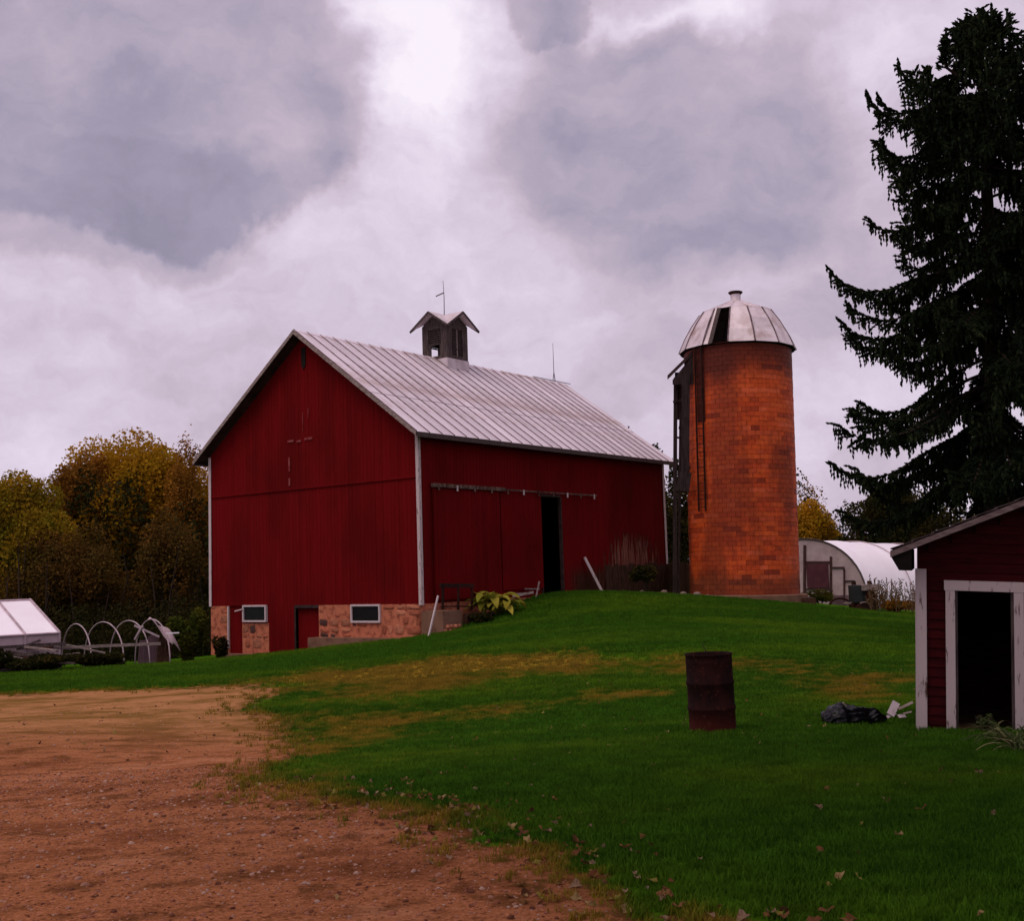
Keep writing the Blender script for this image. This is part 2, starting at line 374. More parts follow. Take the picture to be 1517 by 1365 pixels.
def hgt(X, Y):
    X = np.asarray(X, dtype=float); Y = np.asarray(Y, dtype=float); sh = X.shape; x = X.ravel(); y = Y.ravel(); z = np.empty_like(x)
    for i in range(0, len(x), 20000):
        a = x[i:i+20000]; b = y[i:i+20000]
        r2 = (a[:, None]-_c[None, :, 0])**2 + (b[:, None]-_c[None, :, 1])**2
        z[i:i+20000] = _U(r2)@_S[:_n] + _S[_n]+_S[_n+1]*a+_S[_n+2]*b
    rr = np.hypot(x, y-35); k = np.clip((rr-55)/45, 0, 1); k = k*k*(3-2*k)
    z = z*(1-k) + (-1.9)*k
    return z.reshape(sh)
def gz(x, y): return float(hgt(np.array([x]), np.array([y]))[0])
def gpt(px, py):
    "ground point seen at a pixel"
    r = ray(px, py); t = 3.
    while t < 400:
        p = EYEV+r*t
        if p.z < gz(p.x, p.y): break
        t += .25 if t < 60 else 2
    for _ in range(3):
        t -= (EYEV+r*t).z*0
    a, b = t-(.25 if t < 60 else 2), t
    for _ in range(12):
        c = (a+b)/2; p = EYEV+r*c
        if p.z < gz(p.x, p.y): b = c
        else: a = c
    p = EYEV+r*b; p.z = gz(p.x, p.y); return p
def on_ground(p, dz=0.): return Vector((p[0], p[1], gz(p[0], p[1])+dz))

def sdist(X, Y, poly):
    "signed distance to polygon, negative inside"
    P = np.stack([X, Y], -1); d = np.full(X.shape, 1e9); ins = np.zeros(X.shape, bool); k = len(poly)
    for i in range(k):
        a = np.array(poly[i]); b = np.array(poly[(i+1) % k]); e_ = b-a; w_ = P-a
        t = np.clip((w_@e_)/(e_@e_), 0, 1); dd = np.linalg.norm(w_-t[..., None]*e_, axis=-1); d = np.minimum(d, dd)
        c1 = (a[1] > Y) != (b[1] > Y)
        with np.errstate(all='ignore'): xx = (b[0]-a[0])*(Y-a[1])/(b[1]-a[1])+a[0]
        ins ^= c1 & (X < xx)
    return np.where(ins, -d, d)
def pxpoly(l): return [tuple(gpt(*q)[:2]) for q in l]
DIRT = [(-60., 26.)] + pxpoly([(0, 1030), (120, 1026), (230, 1022), (330, 1017), (405, 1022), (380, 1050), (420, 1085), (432, 1120), (400, 1160), (470, 1185), (560, 1195), (650, 1215), (740, 1250), (830, 1300), (930, 1362)]) + [(1.6, 4.5), (2.2, 2), (3, -15), (-60, -15)]
DRY = [pxpoly([(370, 1008), (560, 985), (650, 974), (800, 967), (950, 974), (1180, 982), (1180, 1000), (900, 998), (760, 1005), (700, 1018), (600, 1030), (440, 1045)]),
       pxpoly([(420, 1060), (600, 1048), (760, 1037), (880, 1024), (1000, 1018), (1110, 1010), (1110, 1020), (900, 1042), (760, 1067), (640, 1088), (560, 1115), (530, 1190), (430, 1170)]),
       pxpoly([(1190, 1010), (1260, 998), (1354, 985), (1354, 1045), (1280, 1050), (1200, 1040)])]
def masks(X, Y):
    dirt = np.clip(.5 - sdist(X, Y, DIRT)/(1.7+.07*np.clip(Y, 0, 40)), 0, 1)
    s1 = np.minimum(sdist(X, Y, DRY[0]), sdist(X, Y, DRY[1])*1.3+.7); s2 = sdist(X, Y, DRY[2])
    dry = np.maximum(np.clip(.58-s1/4.0, 0, 1), np.clip(.5-s2/2.5, 0, 1))
    return dirt, dry
def axis(segs):
    out = [segs[0][0]]
    for a, b, st in segs:
        n = max(1, int(round((b-a)/st))); out += list(np.linspace(a, b, n+1)[1:])
    return np.array(out)
gy = axis([(-40, 3, 2.5), (3, 16, .16), (16, 46, .4), (46, 66, .8), (66, 130, 4), (130, 400, 20), (400, 1500, 120)])
gx = axis([(-1500, -400, 120), (-400, -100, 25), (-100, -34, 5), (-34, -9, .5), (-9, 9, .16), (9, 34, .5), (34, 100, 5), (100, 400, 25), (400, 1500, 120)])
GX, GY = np.meshgrid(gx, gy); GZ = hgt(GX, GY)
ny, nx = GX.shape
idx = np.arange(nx*ny).reshape(ny, nx)
GF = np.stack([idx[:-1, :-1], idx[:-1, 1:], idx[1:, 1:], idx[1:, :-1]], -1).reshape(-1, 4)
# the ground: grass soil with a worn gravel yard
m, g = newmat('lawn_and_gravel')
P = g.node('ShaderNodeNewGeometry').outputs['Position']
dirt = g.attr('dirt')[2]; dry = g.attr('dry')[2]
n_big = g.noise(P, .55, 5, .6); n_mid = g.noise(P, 2.6, 5, .62); n_f = g.noise(P, 13, 5, .65); n_g = g.noise(P, 45, 4, .7)
Pl = g.scale(P, .25, .6, 1); n_p = g.noise(g.scale(P, .6, 1.1, 1), .9, 6, .68)
band = g.noise(Pl, .5, 4, .55)
grass = g.mix(g.step(n_mid, .35, .65), (.040, .118, .005), (.066, .170, .007))
grass = g.mix(g.m('MULTIPLY', g.step(band, .45, .65), .55), grass, (.070, .150, .006))
grass = g.mix(g.step(n_f, .35, .75), grass, (.026, .066, .004))
dk = g.m('ADD', dry, g.m('MULTIPLY', g.m('SUBTRACT', n_mid, .5), 1.5)); dk = g.m('ADD', dk, g.m('MULTIPLY', g.m('SUBTRACT', n_big, .5), 1.6))
dryc = g.mix(g.step(n_f, .3, .7), (.30, .165, .020), (.17, .11, .012))
grass = g.mix(g.m('MULTIPLY', g.step(dk, .35, .95), .92), grass, dryc)
gr = g.mix(g.step(n_g, .3, .72), (.15, .050, .020), (.46, .175, .085))
gr = g.mix(g.step(n_f, .42, .62), gr, (.31, .115, .050))
gr = g.mix(g.m('MULTIPLY', g.step(n_mid, .48, .66), .8), gr, (.105, .040, .015))
gr = g.mix(g.m('MULTIPLY', g.step(n_p, .50, .62), .6), gr, (.13, .042, .018))
gr = g.mix(g.m('MULTIPLY', g.step(n_p, .42, .34), .5), gr, (.44, .19, .10))
far = g.step(g.sep(P)[1], 13, 22)
far_c = g.mix(g.step(n_mid, .3, .75), (.40, .19, .085), (.28, .135, .050)); far_c = g.mix(g.m('MULTIPLY', g.step(n_p, .44, .62), .85), far_c, (.15, .085, .020))
gr = g.mix(g.m('MULTIPLY', far, .85), gr, far_c)
n_s = g.noise(P, 26, 3, .6); near_ = g.m('SUBTRACT', 1., far)
gr = g.mix(g.m('MULTIPLY', g.m('MULTIPLY', g.step(n_s, .56, .66), .75), near_), gr, (.075, .024, .010))
gr = g.mix(g.m('MULTIPLY', g.m('MULTIPLY', g.step(n_s, .40, .30), .45), near_), gr, (.52, .24, .14))
kk = g.m('ADD', dirt, g.m('MULTIPLY', g.m('SUBTRACT', n_mid, .5), 1.1)); kk = g.m('ADD', kk, g.m('MULTIPLY', g.m('SUBTRACT', n_f, .5), .45)); kk = g.m('ADD', kk, g.m('MULTIPLY', g.m('SUBTRACT', n_big, .5), .9))
edge = g.mix(g.step(n_f, .35, .65), (.12, .050, .018), (.065, .038, .010))
c = g.mix(g.step(kk, .28, .46), grass, edge); c = g.mix(g.step(kk, .44, .60), c, gr)
h = g.m('ADD', g.m('MULTIPLY', n_f, 1.), g.m('MULTIPLY', n_g, .5))
finish(g, c, .95, h, .6, .02, .0); M['ground'] = m
gme = npmesh('ground', np.stack([GX, GY, GZ], -1).reshape(-1, 3), GF, M['ground'], smooth=True)
dd, dr = masks(GX.ravel(), GY.ravel())
for nm, v in (('dirt', dd), ('dry', dr)):
    a = gme.attributes.new(nm, 'FLOAT', 'POINT'); a.data.foreach_set('value', v.astype(np.float32))
gro = link('ground', gme, kind='structure')

# ------------------------------------------------------------------ BARN
barn = thing('barn', (BX, BY, 0), 'large red gambrel-less gable barn with pale ribbed metal roof and stone foundation'.replace('gambrel-less ', ''), 'barn', YAW)
SL = (ZR-ZE)/(BW/2); OG, OE, TH = .58, .46, .12
def roofz(b): return ZE + SL*min(b, BW-b)             # underside line of the roof over the gable
ZG = -1.35                                            # foot of the gable foundation
def boards(mb, a0, a1, zlo, zhi, face, wd=.21, t0=0., th=.03, seed=0):
    r = random.Random(seed); n = max(1, int(round((a1-a0)/wd))); s = (a1-a0)/n
    for i in range(n):
        u0 = a0+i*s+.004; u1 = a0+(i+1)*s-.004; off = r.uniform(0, .008); tt = r.random()
        lo = zlo(u0, u1) if callable(zlo) else zlo
        z0, z1 = (zhi(u0), zhi(u1)) if callable(zhi) else (zhi, zhi)
        if face == 'gable':
            pts = [(-t0-off, u0, lo), (-t0-off, u0, z0), (-t0-off, u1, z1), (-t0-off, u1, lo)]
            mb.prism(pts, (th+off, 0, 0), 0, tt)
        elif face == 'back': mb.prism([(BL+off, u0, lo), (BL+off, u1, lo), (BL+off, u1, z1), (BL+off, u0, z0)], (-th-off, 0, 0), 0, tt)
        elif face == 'far': mb.prism([(u0, BW+off, lo), (u0, BW+off, z0), (u1, BW+off, z1), (u1, BW+off, lo)], (0, -th-off, 0), 0, tt)
        else: mb.prism([(u0, -t0-off, lo), (u1, -t0-off, lo), (u1, -t0-off, z1), (u0, -t0-off, z0)], (0, th+off, 0), 0, tt)
# gable wall, split at the middle so that the peak is a board edge; a slot vent near the peak
vt = gable_pt(450, 515); vb = gable_pt(450, 541)
def gz_hi(u): return roofz(u)
mb = MB(); half = BW/2
boards(mb, .0, half, ZS, gz_hi, 'gable', seed=1); boards(mb, half, BW, ZS, gz_hi, 'gable', seed=2)
mb.build('gable_wall', M['red_gable'], barn)
mb = MB(); mb.box((-.045, vt.y-.13, vb.z), (-.012, vt.y+.13, vt.z)); mb.prism([(-.045, vt.y-.13, vb.z), (-.045, vt.y+.13, vb.z), (-.045, vt.y, vb.z-.2)], (.03, 0, 0))
mb.build('slot_vent', M['black'], barn)
# belt board across the gable
zb = gable_pt(616, 706).z; mb = MB(); mb.box((-.058, .09, zb-.05), (-.012, BW-.09, zb+.04)); mb.build('belt_board', M['red_gable'], barn)
# pale leftovers of old paint
fmm = plain('faded_mark', (.24, .06, .06), (.16, .015, .015), 6, .8)
for x0, y0, x1, y1 in ((428, 678, 431, 699), (428.5, 709, 431, 720), (457, 605, 458, 620), (449, 612, 450, 640), (427, 653, 436, 655), (440, 653, 447, 655), (452, 649, 464, 651)):
    p = gable_pt(x0, y0); q = gable_pt(x1, y1); mb = MB(); mb.box((-.0445, min(p.y, q.y), min(p.z, q.z)), (-.0385, max(p.y, q.y), max(p.z, q.z))); mb.build('faded_paint_mark', fmm, barn)
# long wall, with an open doorway
d0 = side_pt(802, 800).x; d1 = side_pt(831, 800).x; dtop = side_pt(815, 736).z; dbot = gz(*bworld((d0+d1)/2, 0)[:2])
mb = MB(); SB = -.3
boards(mb, 0, d0, ZS, ZE, 'side', seed=3); boards(mb, d0, d1, dtop, ZE, 'side', seed=4); boards(mb, d1, BL, lambda a, b: .2, ZE, 'side', seed=5)
mb.build('long_wall', M['red_side'], barn)
mb = MB(); boards(mb, 0, BW, ZG, lambda u: roofz(u), 'back', seed=6); boards(mb, 0, BL, ZG, ZE, 'far', seed=7); mb.build('rear_wall', M['red_side'], barn)
mb = MB(); mb.box((.25, .25, dbot-.35), (BL-.2, BW-.2, dbot-.02)); mb.build('barn_floor', M['wood_brown'], barn)
# foundation core below the siding
gl = -1.6
mb = MB()
w1 = (gable_pt(361, 897), gable_pt(396, 922)); w2 = (gable_pt(521, 896), gable_pt(565, 923))
dA = (gable_pt(339, 899), gable_pt(361, 967)); dB = (gable_pt(437, 899), gable_pt(473, 965)); pan = (gable_pt(398, 897), gable_pt(437, 966))
def gbox(mb, y0, y1, z0, z1, x0=-.03, x1=.4, m=0): mb.box((x0, min(y0, y1), min(z0, z1)), (x1, max(y0, y1), max(z0, z1)), m)
FZ = ZS
segs = [(0, w2[1].y), (w2[0].y, dB[1].y), (dA[0].y, BW)]          # full-height stone
for y0, y1 in segs: gbox(mb, y0, y1, gl, FZ, .0)
gbox(mb, w2[1].y, w2[0].y, gl, w2[1].z, .0); gbox(mb, w2[1].y, w2[0].y, w2[0].z, FZ, .0)
pnl = gable_pt(359, 930).y
gbox(mb, pan[0].y, pnl, gl, w1[1].z-.05, .0)
mb.box((.4, 0, gl), (BL, .4, FZ-.004)); mb.box((.0, 0.002, gl), (.4, .3, FZ-.006))
fnd = mb.build('foundation', M['mortar'], barn)
# field stones set in the mortar
SV = []
for i in range(8):
    r = random.Random(40+i); b = MB(); vs = []; nu = 8
    for ring, (rad, dep) in enumerate(((1., 0.), (.9, .65), (.55, 1.))):
        for j in range(nu):
            th = 2*pi*j/nu; k = max(abs(cos(th)), abs(sin(th)))**.7; rr = rad/k*(r.uniform(.86, 1.02) if ring == 0 else r.uniform(.9, 1.0)*.97)
            vs.append((-dep*.5 if ring else 0.5, max(-1, min(1, cos(th)*rr))*.5, max(-1, min(1, sin(th)*rr))*.5))
    fs = [(q*nu+j, q*nu+(j+1) % nu, (q+1)*nu+(j+1) % nu, (q+1)*nu+j) for q in range(2) for j in range(nu)]
    vs.append((-.55, 0, 0)); fs += [(2*nu+j, 2*nu+(j+1) % nu, 3*nu) for j in range(nu)]
    b.add(vs, [f[::-1] for f in fs])
    SV.append(b.mesh('stone', (M['stone_a'], M['stone_a'], M['stone_b'], M['stone_a'], M['stone_b'], M['stone_c'], M['stone_a'], M['stone_b'])[i], True))
def stones(y0, y1, z0, z1, seed, parent=fnd, plane='gable', hmin=.18, hmax=.5, skip=.30):
    r = random.Random(seed); y0, y1 = sorted((y0, y1)); z = z0
    while z < z1-.08:
        h = min(r.uniform(hmin, hmax), z1-z)
        if z1-(z+h) < .12: h = z1-z
        y = y0
        while y < y1-.05:
            w_ = min(r.uniform(.25, .85), y1-y)
            if y1-(y+w_) < .16: w_ = y1-y
            if r.random() > skip:
                me = SV[r.randrange(8)]
                o = link('stone', me, parent, (-.0 if plane == 'gable' else y+w_/2, y+w_/2 if plane == 'gable' else 0.0, z+h/2))
                o.scale = (r.uniform(.03, .08), (w_-.02)*r.uniform(.8, 1), (h-.02)*r.uniform(.75, 1.05)); o.rotation_euler = (r.uniform(-.16, .16), 0, 0) if plane == 'gable' else (0, 0, pi/2)
            y += w_
        z += h
gf = lambda px: min(gz(*bworld(-.1, gable_pt(px, 950).y)[:2]), 9)-.12
stones(0.02, w2[1].y, gf(600), FZ-.02, 1); stones(w2[0].y, dB[1].y, gf(490), FZ-.02, 2); stones(w2[1].y, w2[0].y, gf(540), w2[1].z-.02, 3)
stones(dA[0].y, BW, gf(325), FZ-.02, 4, skip=.35); stones(pan[0].y, pnl, gf(380), w1[1].z-.1, 5, skip=.35)
stones(0.2, 2.0, gz(*bworld(.8, -.1)[:2])-.2, FZ-.02, 6, plane='side')
# windows, doors and panel in the foundation
def window(p, q, nm):
    y0, y1 = sorted((p.y, q.y)); z0, z1 = sorted((p.z, q.z)); f = .075
    mb = MB()
    mb.box((-.09, y0, z0), (.03, y0+f, z1)); mb.box((-.09, y1-f, z0), (.03, y1, z1)); mb.box((-.092, y0+f, z0), (.03, y1-f, z0+f)); mb.box((-.092, y0+f, z1-f), (.03, y1-f, z1))
    wn_ = thing_part('window', mb, M['white'], barn)
    mb = MB(); mb.box((-.03, y0+f, z0+f), (-.01, y1-f, z1-f)); mb.build('pane', M['glass'], wn_)
def thing_part(nm, mb, mat, par): return mb.build(nm, mat, par)
window(*w1, 'a'); window(*w2, 'b')
mb = MB(); boards(mb, w1[1].y-.1, w1[0].y+.05, w1[1].z-.25, FZ-.003, 'gable', t0=-.03, seed=8); mb.build('window_surround', M['red_gable'], barn)
mb = MB(); boards(mb, pnl, dA[0].y-.02, gl, FZ-.003, 'gable', t0=-.07, seed=9); mb.build('foundation_door', M['red_gable'], barn, label='narrow dark red door in the stone base at the far left corner')
mb = MB(); boards(mb, pan[1].y+.02, pan[0].y-.02, gl, FZ-.003, 'gable', t0=0.0, seed=10); mb.build('boarded_opening', M['red_gable'], barn)
mb = MB(); boards(mb, dB[1].y+.02, dB[0].y-.02, gl, FZ-.13, 'gable', t0=-.16, seed=11); mb.build('foundation_door', M['red_gable'], barn, label='recessed red door beside the concrete ledge')
mb = MB(); mb.box((.0, dB[0].y-.03, gl), (.03, dB[0].y+.05, FZ)); mb.box((-.012, dB[1].y, FZ-.12), (.2, dB[0].y-.04, FZ-.004)); mb.build('door_frame', M['soffit'], barn)
mb = MB(); mb.box((-.05, dA[0].y-.02, gl+.3), (.02, dA[0].y+.05, FZ-.02)); mb.build('door_jamb', M['white'], barn)
p0, p1 = gable_pt(340, 969), gable_pt(400, 971); mb = MB(); mb.box((-.4, p1.y, p0.z-.45), (-.1, p0.y, p0.z+.03)); mb.build('door_step', M['concrete'], barn)
mb = MB(); q = gable_pt(361, 903); mb.bar((-.12, q.y-.05, q.z), (-.12, q.y+.45, q.z-.08), .05, .05); mb.build('pipe_stub', M['white'], barn)
# concrete ledge along the gable
l0, l1 = gable_pt(465, 938), gable_pt(634, 947)
mb = MB(); mb.box((-.62, -.05, -1.4), (-.0, l0.y-.3, l1.z+.02)); mb.build('concrete_ledge', M['concrete'], barn)
# corner boards (white)
cwz = side_pt(990, 836).z
mb = MB(); zt_ = ZE-SL*OE+.1
mb.box((-.06, -.06, ZS-.05), (.09, -.035, ZE-.02)); mb.box((-.06, -.034, ZS-.05), (-.035, .08, ZE-.02)); mb.build('corner_board', M['white_peel'], barn)
mb = MB(); mb.box((-.07, BW-.12, ZS-.02), (-.04, BW+.04, ZE-.05)); mb.build('corner_board', M['white'], barn)
mb = MB(); mb.box((BL-.12, -.065, cwz), (BL+.04, -.04, ZE-.15)); mb.build('corner_board', M['white'], barn)
# sliding door track, doors
t0, t1 = side_pt(637, 719), side_pt(880, 738); tz = (t0.z+t1.z)/2
tr = MB(); tr.box((t0.x, -.19, tz-.02), (side_pt(745, 727).x, -.05, tz+.13)); tr.bar((side_pt(745, 727).x, -.15, tz+.04), (t1.x, -.15, tz+.04), .05, .06)
tr = tr.build('door_track', M['track'], barn)
mb = MB()
for k in range(11):
    a = t0.x+.3+(t1.x-t0.x-.6)*k/10; mb = MB(); mb.box((a-.035, -.23, tz-.14), (a+.035, -.195, tz+.08)); mb.build('hanger', M['white'] if k in (1, 5, 8, 10) else M['track'], tr)
e1 = side_pt(739, 800).x; e0 = side_pt(640, 800).x
mb = MB(); boards(mb, e0, e1, ZS+.1, tz-.06, 'side', t0=.10, seed=12, wd=.23); mb.box((e0, -.145, ZS+.12), (e0+.1, -.138, tz-.1)); mb.build('sliding_door', M['red_side'], barn)
mb = MB(); boards(mb, e1+.12, d0-.02, ZS+.35, tz-.1, 'side', t0=.06, seed=13, wd=.23); mb.build('sliding_door', M['red_side'], barn)
mb = MB(); mb.box((d0-.1, -.055, dbot-.1), (d0-.0, .1, dtop)); mb.box((d1, -.055, dbot-.1), (d1+.08, .1, dtop)); mb.box((d0, -.05, dtop-.02), (d1, .1, dtop+.09)); mb.build('door_frame', M['soffit'], barn)
# low rough plank skirting towards the silo
r = random.Random(3); skz = side_pt(900, 837).z
sk = MB(); 
for k in range(26):
    a = side_pt(896, 860).x+k*.27
    sk = MB(); sk.box((a, -.095-r.uniform(0, .02), -.2), (a+.255, -.06, skz+r.uniform(-.12, .05))); sk.build('skirting_plank', M['wood_brown'], barn)
# roof: deck slabs, fascias and standing-seam panels
def rp(a, b, dz=0.): return (a, b, ZE + SL*min(b, BW-b) + dz)
for side in (0, 1):
    eave = -OE if side == 0 else BW+OE; mb = MB()
    c = [rp(-OG, eave, .02), rp(BL+OG, eave, .02), (BL+OG, BW/2, ZR+.02), (-OG, BW/2, ZR+.02)]
    c = [(p[0], p[1], p[2]) for p in c]
    mb.prism(c, (0, 0, TH)); dk_ = mb.build('roof_deck', M['soffit'], barn)
    n = 27; wd = (BL+2*OG)/n; cs = (1+SL*SL)**.5
    Ls = (BW/2+OE)*cs+.03
    mb = MB()
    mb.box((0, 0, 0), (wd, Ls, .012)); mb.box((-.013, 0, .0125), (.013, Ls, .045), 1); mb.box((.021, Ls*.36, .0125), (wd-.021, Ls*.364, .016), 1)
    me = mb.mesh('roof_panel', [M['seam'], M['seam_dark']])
    ang = math.atan(SL)
    for k in range(n):
        o = link('roof_panel', me, dk_)
        if side == 0:
            o.location = (-OG+k*wd, -OE-.02, ZE-SL*OE+.02+TH+.004-.015); o.rotation_euler = (ang, 0, 0)
        else:
            o.location = (-OG+(k+1)*wd, BW+OE+.02, ZE-SL*OE+.02+TH+.004-.015); o.rotation_euler = (ang, 0, pi)
    mb = MB()   # eave board
    ye = -OE-.035 if side == 0 else BW+OE+.005
    mb.box((-OG, ye, ZE-SL*OE-.06), (BL+OG, ye+.03, ZE-SL*OE+TH-.01)); mb.build('eave_board', M['wood_dark'], barn)
    for a, sgn in ((-OG-.03, 1), (BL+OG, 1)):     # verge boards
        mb = MB(); pp = [(a, eave, ZE-SL*OE-.03), (a, BW/2, ZR-.03), (a, BW/2, ZR+TH+.035), (a, eave, ZE-SL*OE+TH+.035)]
        mb.prism(pp, (.03, 0, 0)); mb.build('verge_board', M['wood_grey'], barn)
mb = MB(); zz = ZR+TH+.04
for s_ in (-1, 1): mb.prism([(-OG-.02, BW/2, zz), (BL+OG+.02, BW/2, zz), (BL+OG+.02, BW/2+s_*.16, zz-.16*SL), (-OG-.02, BW/2+s_*.16, zz-.16*SL)], (0, 0, .02))
mb.build('ridge_cap', M['seam'], barn)
# lightning rod at the far part of the ridge
lr = loc_of(on_plane(821, 566, bworld(0, BW/2), UB)); ht = loc_of(on_plane(817, 508, bworld(0, BW/2), UB))
mb = MB(); mb.tube([(lr.x, BW/2, ZR+.1), (lr.x, BW/2, ht.z)], [.022, .01], 6)
for q in (-1, 1): mb.tube([(lr.x+q*.15, BW/2, ZR+.12), (lr.x, BW/2, ZR+.75)], .012, 5)
mb.tube([(lr.x-2., BW/2, ZR+.22), (lr.x+1.6, BW/2, ZR+.22)], .02, 5)
mb.build('lightning_rod', M['wood_dark'], barn)

# cupola
cc = loc_of(on_plane(661, 505, bworld(0, BW/2-.75), UB)); cs_ = 1.58; ca = cc.x+cs_/2; cb = BW/2
hs = cs_/2; zb0 = loc_of(on_plane(659, 529, bworld(0, BW/2-hs), UB)).z; zc1 = zb0+1.72; zbase = ZR-1.0
cup = link('cupola', None, barn, (ca, cb, 0))
mb = MB(); mb.box((-hs-.03, -hs-.03, zbase), (hs+.03, hs+.03, zb0)); mb.build('metal_flashing', M['dome'], cup)
def louvre_face(ax, sg, hole=False):
    "posts, sill, head and slats of one side"
    mbp = MB(); ww = .40; z0, z1 = zb0+.0, zc1
    def bx(u0, u1, z0, z1, d0, d1, m=0, mb=None):
        mb = mb or mbp
        if ax == 'x': mb.box((min(sg*d0, sg*d1), u0, z0), (max(sg*d0, sg*d1), u1, z1), m)
        else: mb.box((u0, min(sg*d0, sg*d1), z0), (u1, max(sg*d0, sg*d1), z1), m)
    e_ = 0 if ax == 'x' else .042
    bx(-hs+e_, -ww, z0, z1, hs-.04, hs); bx(ww, hs-e_, z0, z1, hs-.04, hs); bx(-ww, ww, z0, z0+.16, hs-.04, hs); bx(-ww, ww, z1-.22, z1, hs-.04, hs)
    # gable triangle under the roof
    pk = zc1+hs*.62
    tri = [(sg*hs, -hs, zc1+.002), (sg*hs, hs, zc1+.002), (sg*hs, 0, pk)] if ax == 'x' else [(-hs, sg*hs, zc1+.002), (hs, sg*hs, zc1+.002), (0, sg*hs, pk)]
    mbp.prism(tri, (-sg*.04, 0, 0) if ax == 'x' else (0, -sg*.04, 0))
    mbp.build('cupola_wall', M['wood_dark'], cup)
    n = 15
    for k in range(n):
        z = z0+.2+(z1-z0-.46)*k/(n-1)
        if hole and k < 6: continue
        mb = MB(); bx(-ww, ww, z-.02, z+.02, hs-.13, hs-.05, 0, mb); mb.build('slat', M['wood_dark'], cup)
    if hole: mb = MB(); bx(-ww, -ww+.12, z0+.16, z0+.78, hs-.12, hs-.045, 0, mb); bx(ww-.1, ww, z0+.16, z0+.78, hs-.12, hs-.045, 0, mb); bx(-ww, ww, z0+.72, z0+.78, hs-.121, hs-.0455, 0, mb); mb.build('slat', M['wood_dark'], cup)
    else: mb = MB(); bx(-.025, .025, z0+.16, z1-.22, hs-.045, hs-.01, 0, mb); mb.build('mullion', M['wood_grey'], cup)
mb = MB(); e3 = hs-.15
for q_ in (-1, 1):
    mb.box((-e3, q_*e3-.01, zb0+(.8 if q_ > 0 else 0)), (e3, q_*e3+.01, zc1)); mb.box((q_*e3-.01, -e3+.02, zb0+.8), (q_*e3+.01, e3-.02, zc1))
mb.build('dark_backing', M['black'], cup)  # black plates added behind the slats, standing in for the shade inside
louvre_face('x', -1, True); louvre_face('x', 1, True); louvre_face('y', -1); louvre_face('y', 1, True)
# cross-gable cupola roof: four gables, each with two planes meeting in valleys
ov = .52; pk = zc1+hs*.62+.10; R_ = hs+ov; drop = .62
for q in range(4):
    th = q*pi/2
    for sgn in (-1, 1):
        # local: gable axis +x, ridge from centre to (R_,0,pk); valley from centre to (R_*?, ..)
        pts = [(0, 0, pk), (R_*.92, 0, pk), (R_*.92, sgn*R_*.92, pk-drop*R_*1.0)]
        P3 = [Matrix.Rotation(th, 3, 'Z')@Vector(p) for p in pts]
        mb = MB(); mb.prism(P3, (0, 0, .045)); mb.build('cupola_roof_panel', M['dome'], cup)
        a = Matrix.Rotation(th, 3, 'Z')@Vector((R_*.92+.01, 0, pk-.03)); b = Matrix.Rotation(th, 3, 'Z')@Vector((R_*.92+.01, sgn*R_*.92, pk-drop*R_-.03))
        mb = MB(); mb.bar(a, b, .035, .10); mb.build('cupola_verge', M['wood_dark'], cup)
v0 = pk+.02; mb = MB(); mb.tube([(0, 0, v0), (.02, 0, v0+.9), (-.03, .0, v0+1.75)], [.022, .018, .01], 6); mb.bar((0.02, 0, v0+1.15), (-.22, .33, v0+.98), .03, .05); mb.build('weather_vane', M['wood_dark'], cup)

# ------------------------------------------------------------------ SILO
SY = 54.; sc_ = at(1099, 800, SY); SX = sc_.x
zbot = at(1100, 884, SY-2.4).z - .15
R = (at(1179.5, 700, SY).x-at(1020.5, 700, SY).x)/2*.995
zrim = (at(1013, 524, SY).z + at(1181, 517, SY).z)/2
silo = thing('silo', (SX, SY, 0), 'tall round orange clay-tile silo with dented metal dome roof', 'silo')
mb = MB(); mb.lathe([(R-.05, zbot-.5), (R-.05, zrim)], 64); mb.build('silo_core', M['tile_joint'], silo, True)
nt = 40; nr = 54; rh = (zrim-zbot)/nr; camang = math.atan2(-SY, -SX)
def tile_mesh(k, parts=None, mbx=None, ang0=0., zo=0., rr=R):
    da = 2*pi/nt; g_ = .007/rr
    vs = []
    for z in (0+.005, rh-.005):
        for rad in (rr-.06, rr):
            for q in range(3):
                a = ang0-da/2+g_+(da-2*g_)*q/2; vs.append((rad*cos(a), rad*sin(a), z+zo))
    # index: z*6+rad*3+q
    f = []
    for q in range(2): f += [(3+q, 4+q, 10+q, 9+q), (6+q, 9+q, 10+q, 7+q)[::1], (0+q, 1+q, 4+q, 3+q)]
    f += [(0, 3, 9, 6), (2, 8, 11, 5)]
    return vs, f
tcol = {}; r = random.Random(51); WT = [0]*7+[1]*5+[7]*5+[2]*5+[4]*4+[3]*3+[5]*2+[6]*1
for i in range(nr):
    j = 0
    while j < nt:
        k = WT[r.randrange(len(WT))]
        for _ in range(r.choice((1, 1, 2, 2, 3))): tcol[(i, j)] = k; j += 1
tiles = []
for i in range(nr):
    for j in range(nt):
        a = (j+(.5 if i % 2 else 0))*2*pi/nt; d = (a-camang+pi) % (2*pi)-pi; tiles.append((abs(d), i, a, tcol[(i, j)]))
tiles.sort(); near = tiles[:300]; rest = tiles[300:]
tm = []
for k in range(8):
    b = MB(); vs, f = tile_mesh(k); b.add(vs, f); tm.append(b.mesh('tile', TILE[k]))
r = random.Random(5); WT = [0]*7+[1]*5+[7]*5+[2]*5+[4]*4+[3]*3+[5]*2+[6]*1
for _, i, a, tc in near:
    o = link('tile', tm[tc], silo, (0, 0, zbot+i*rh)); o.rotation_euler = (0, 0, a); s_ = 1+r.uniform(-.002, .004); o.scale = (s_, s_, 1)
b = MB()
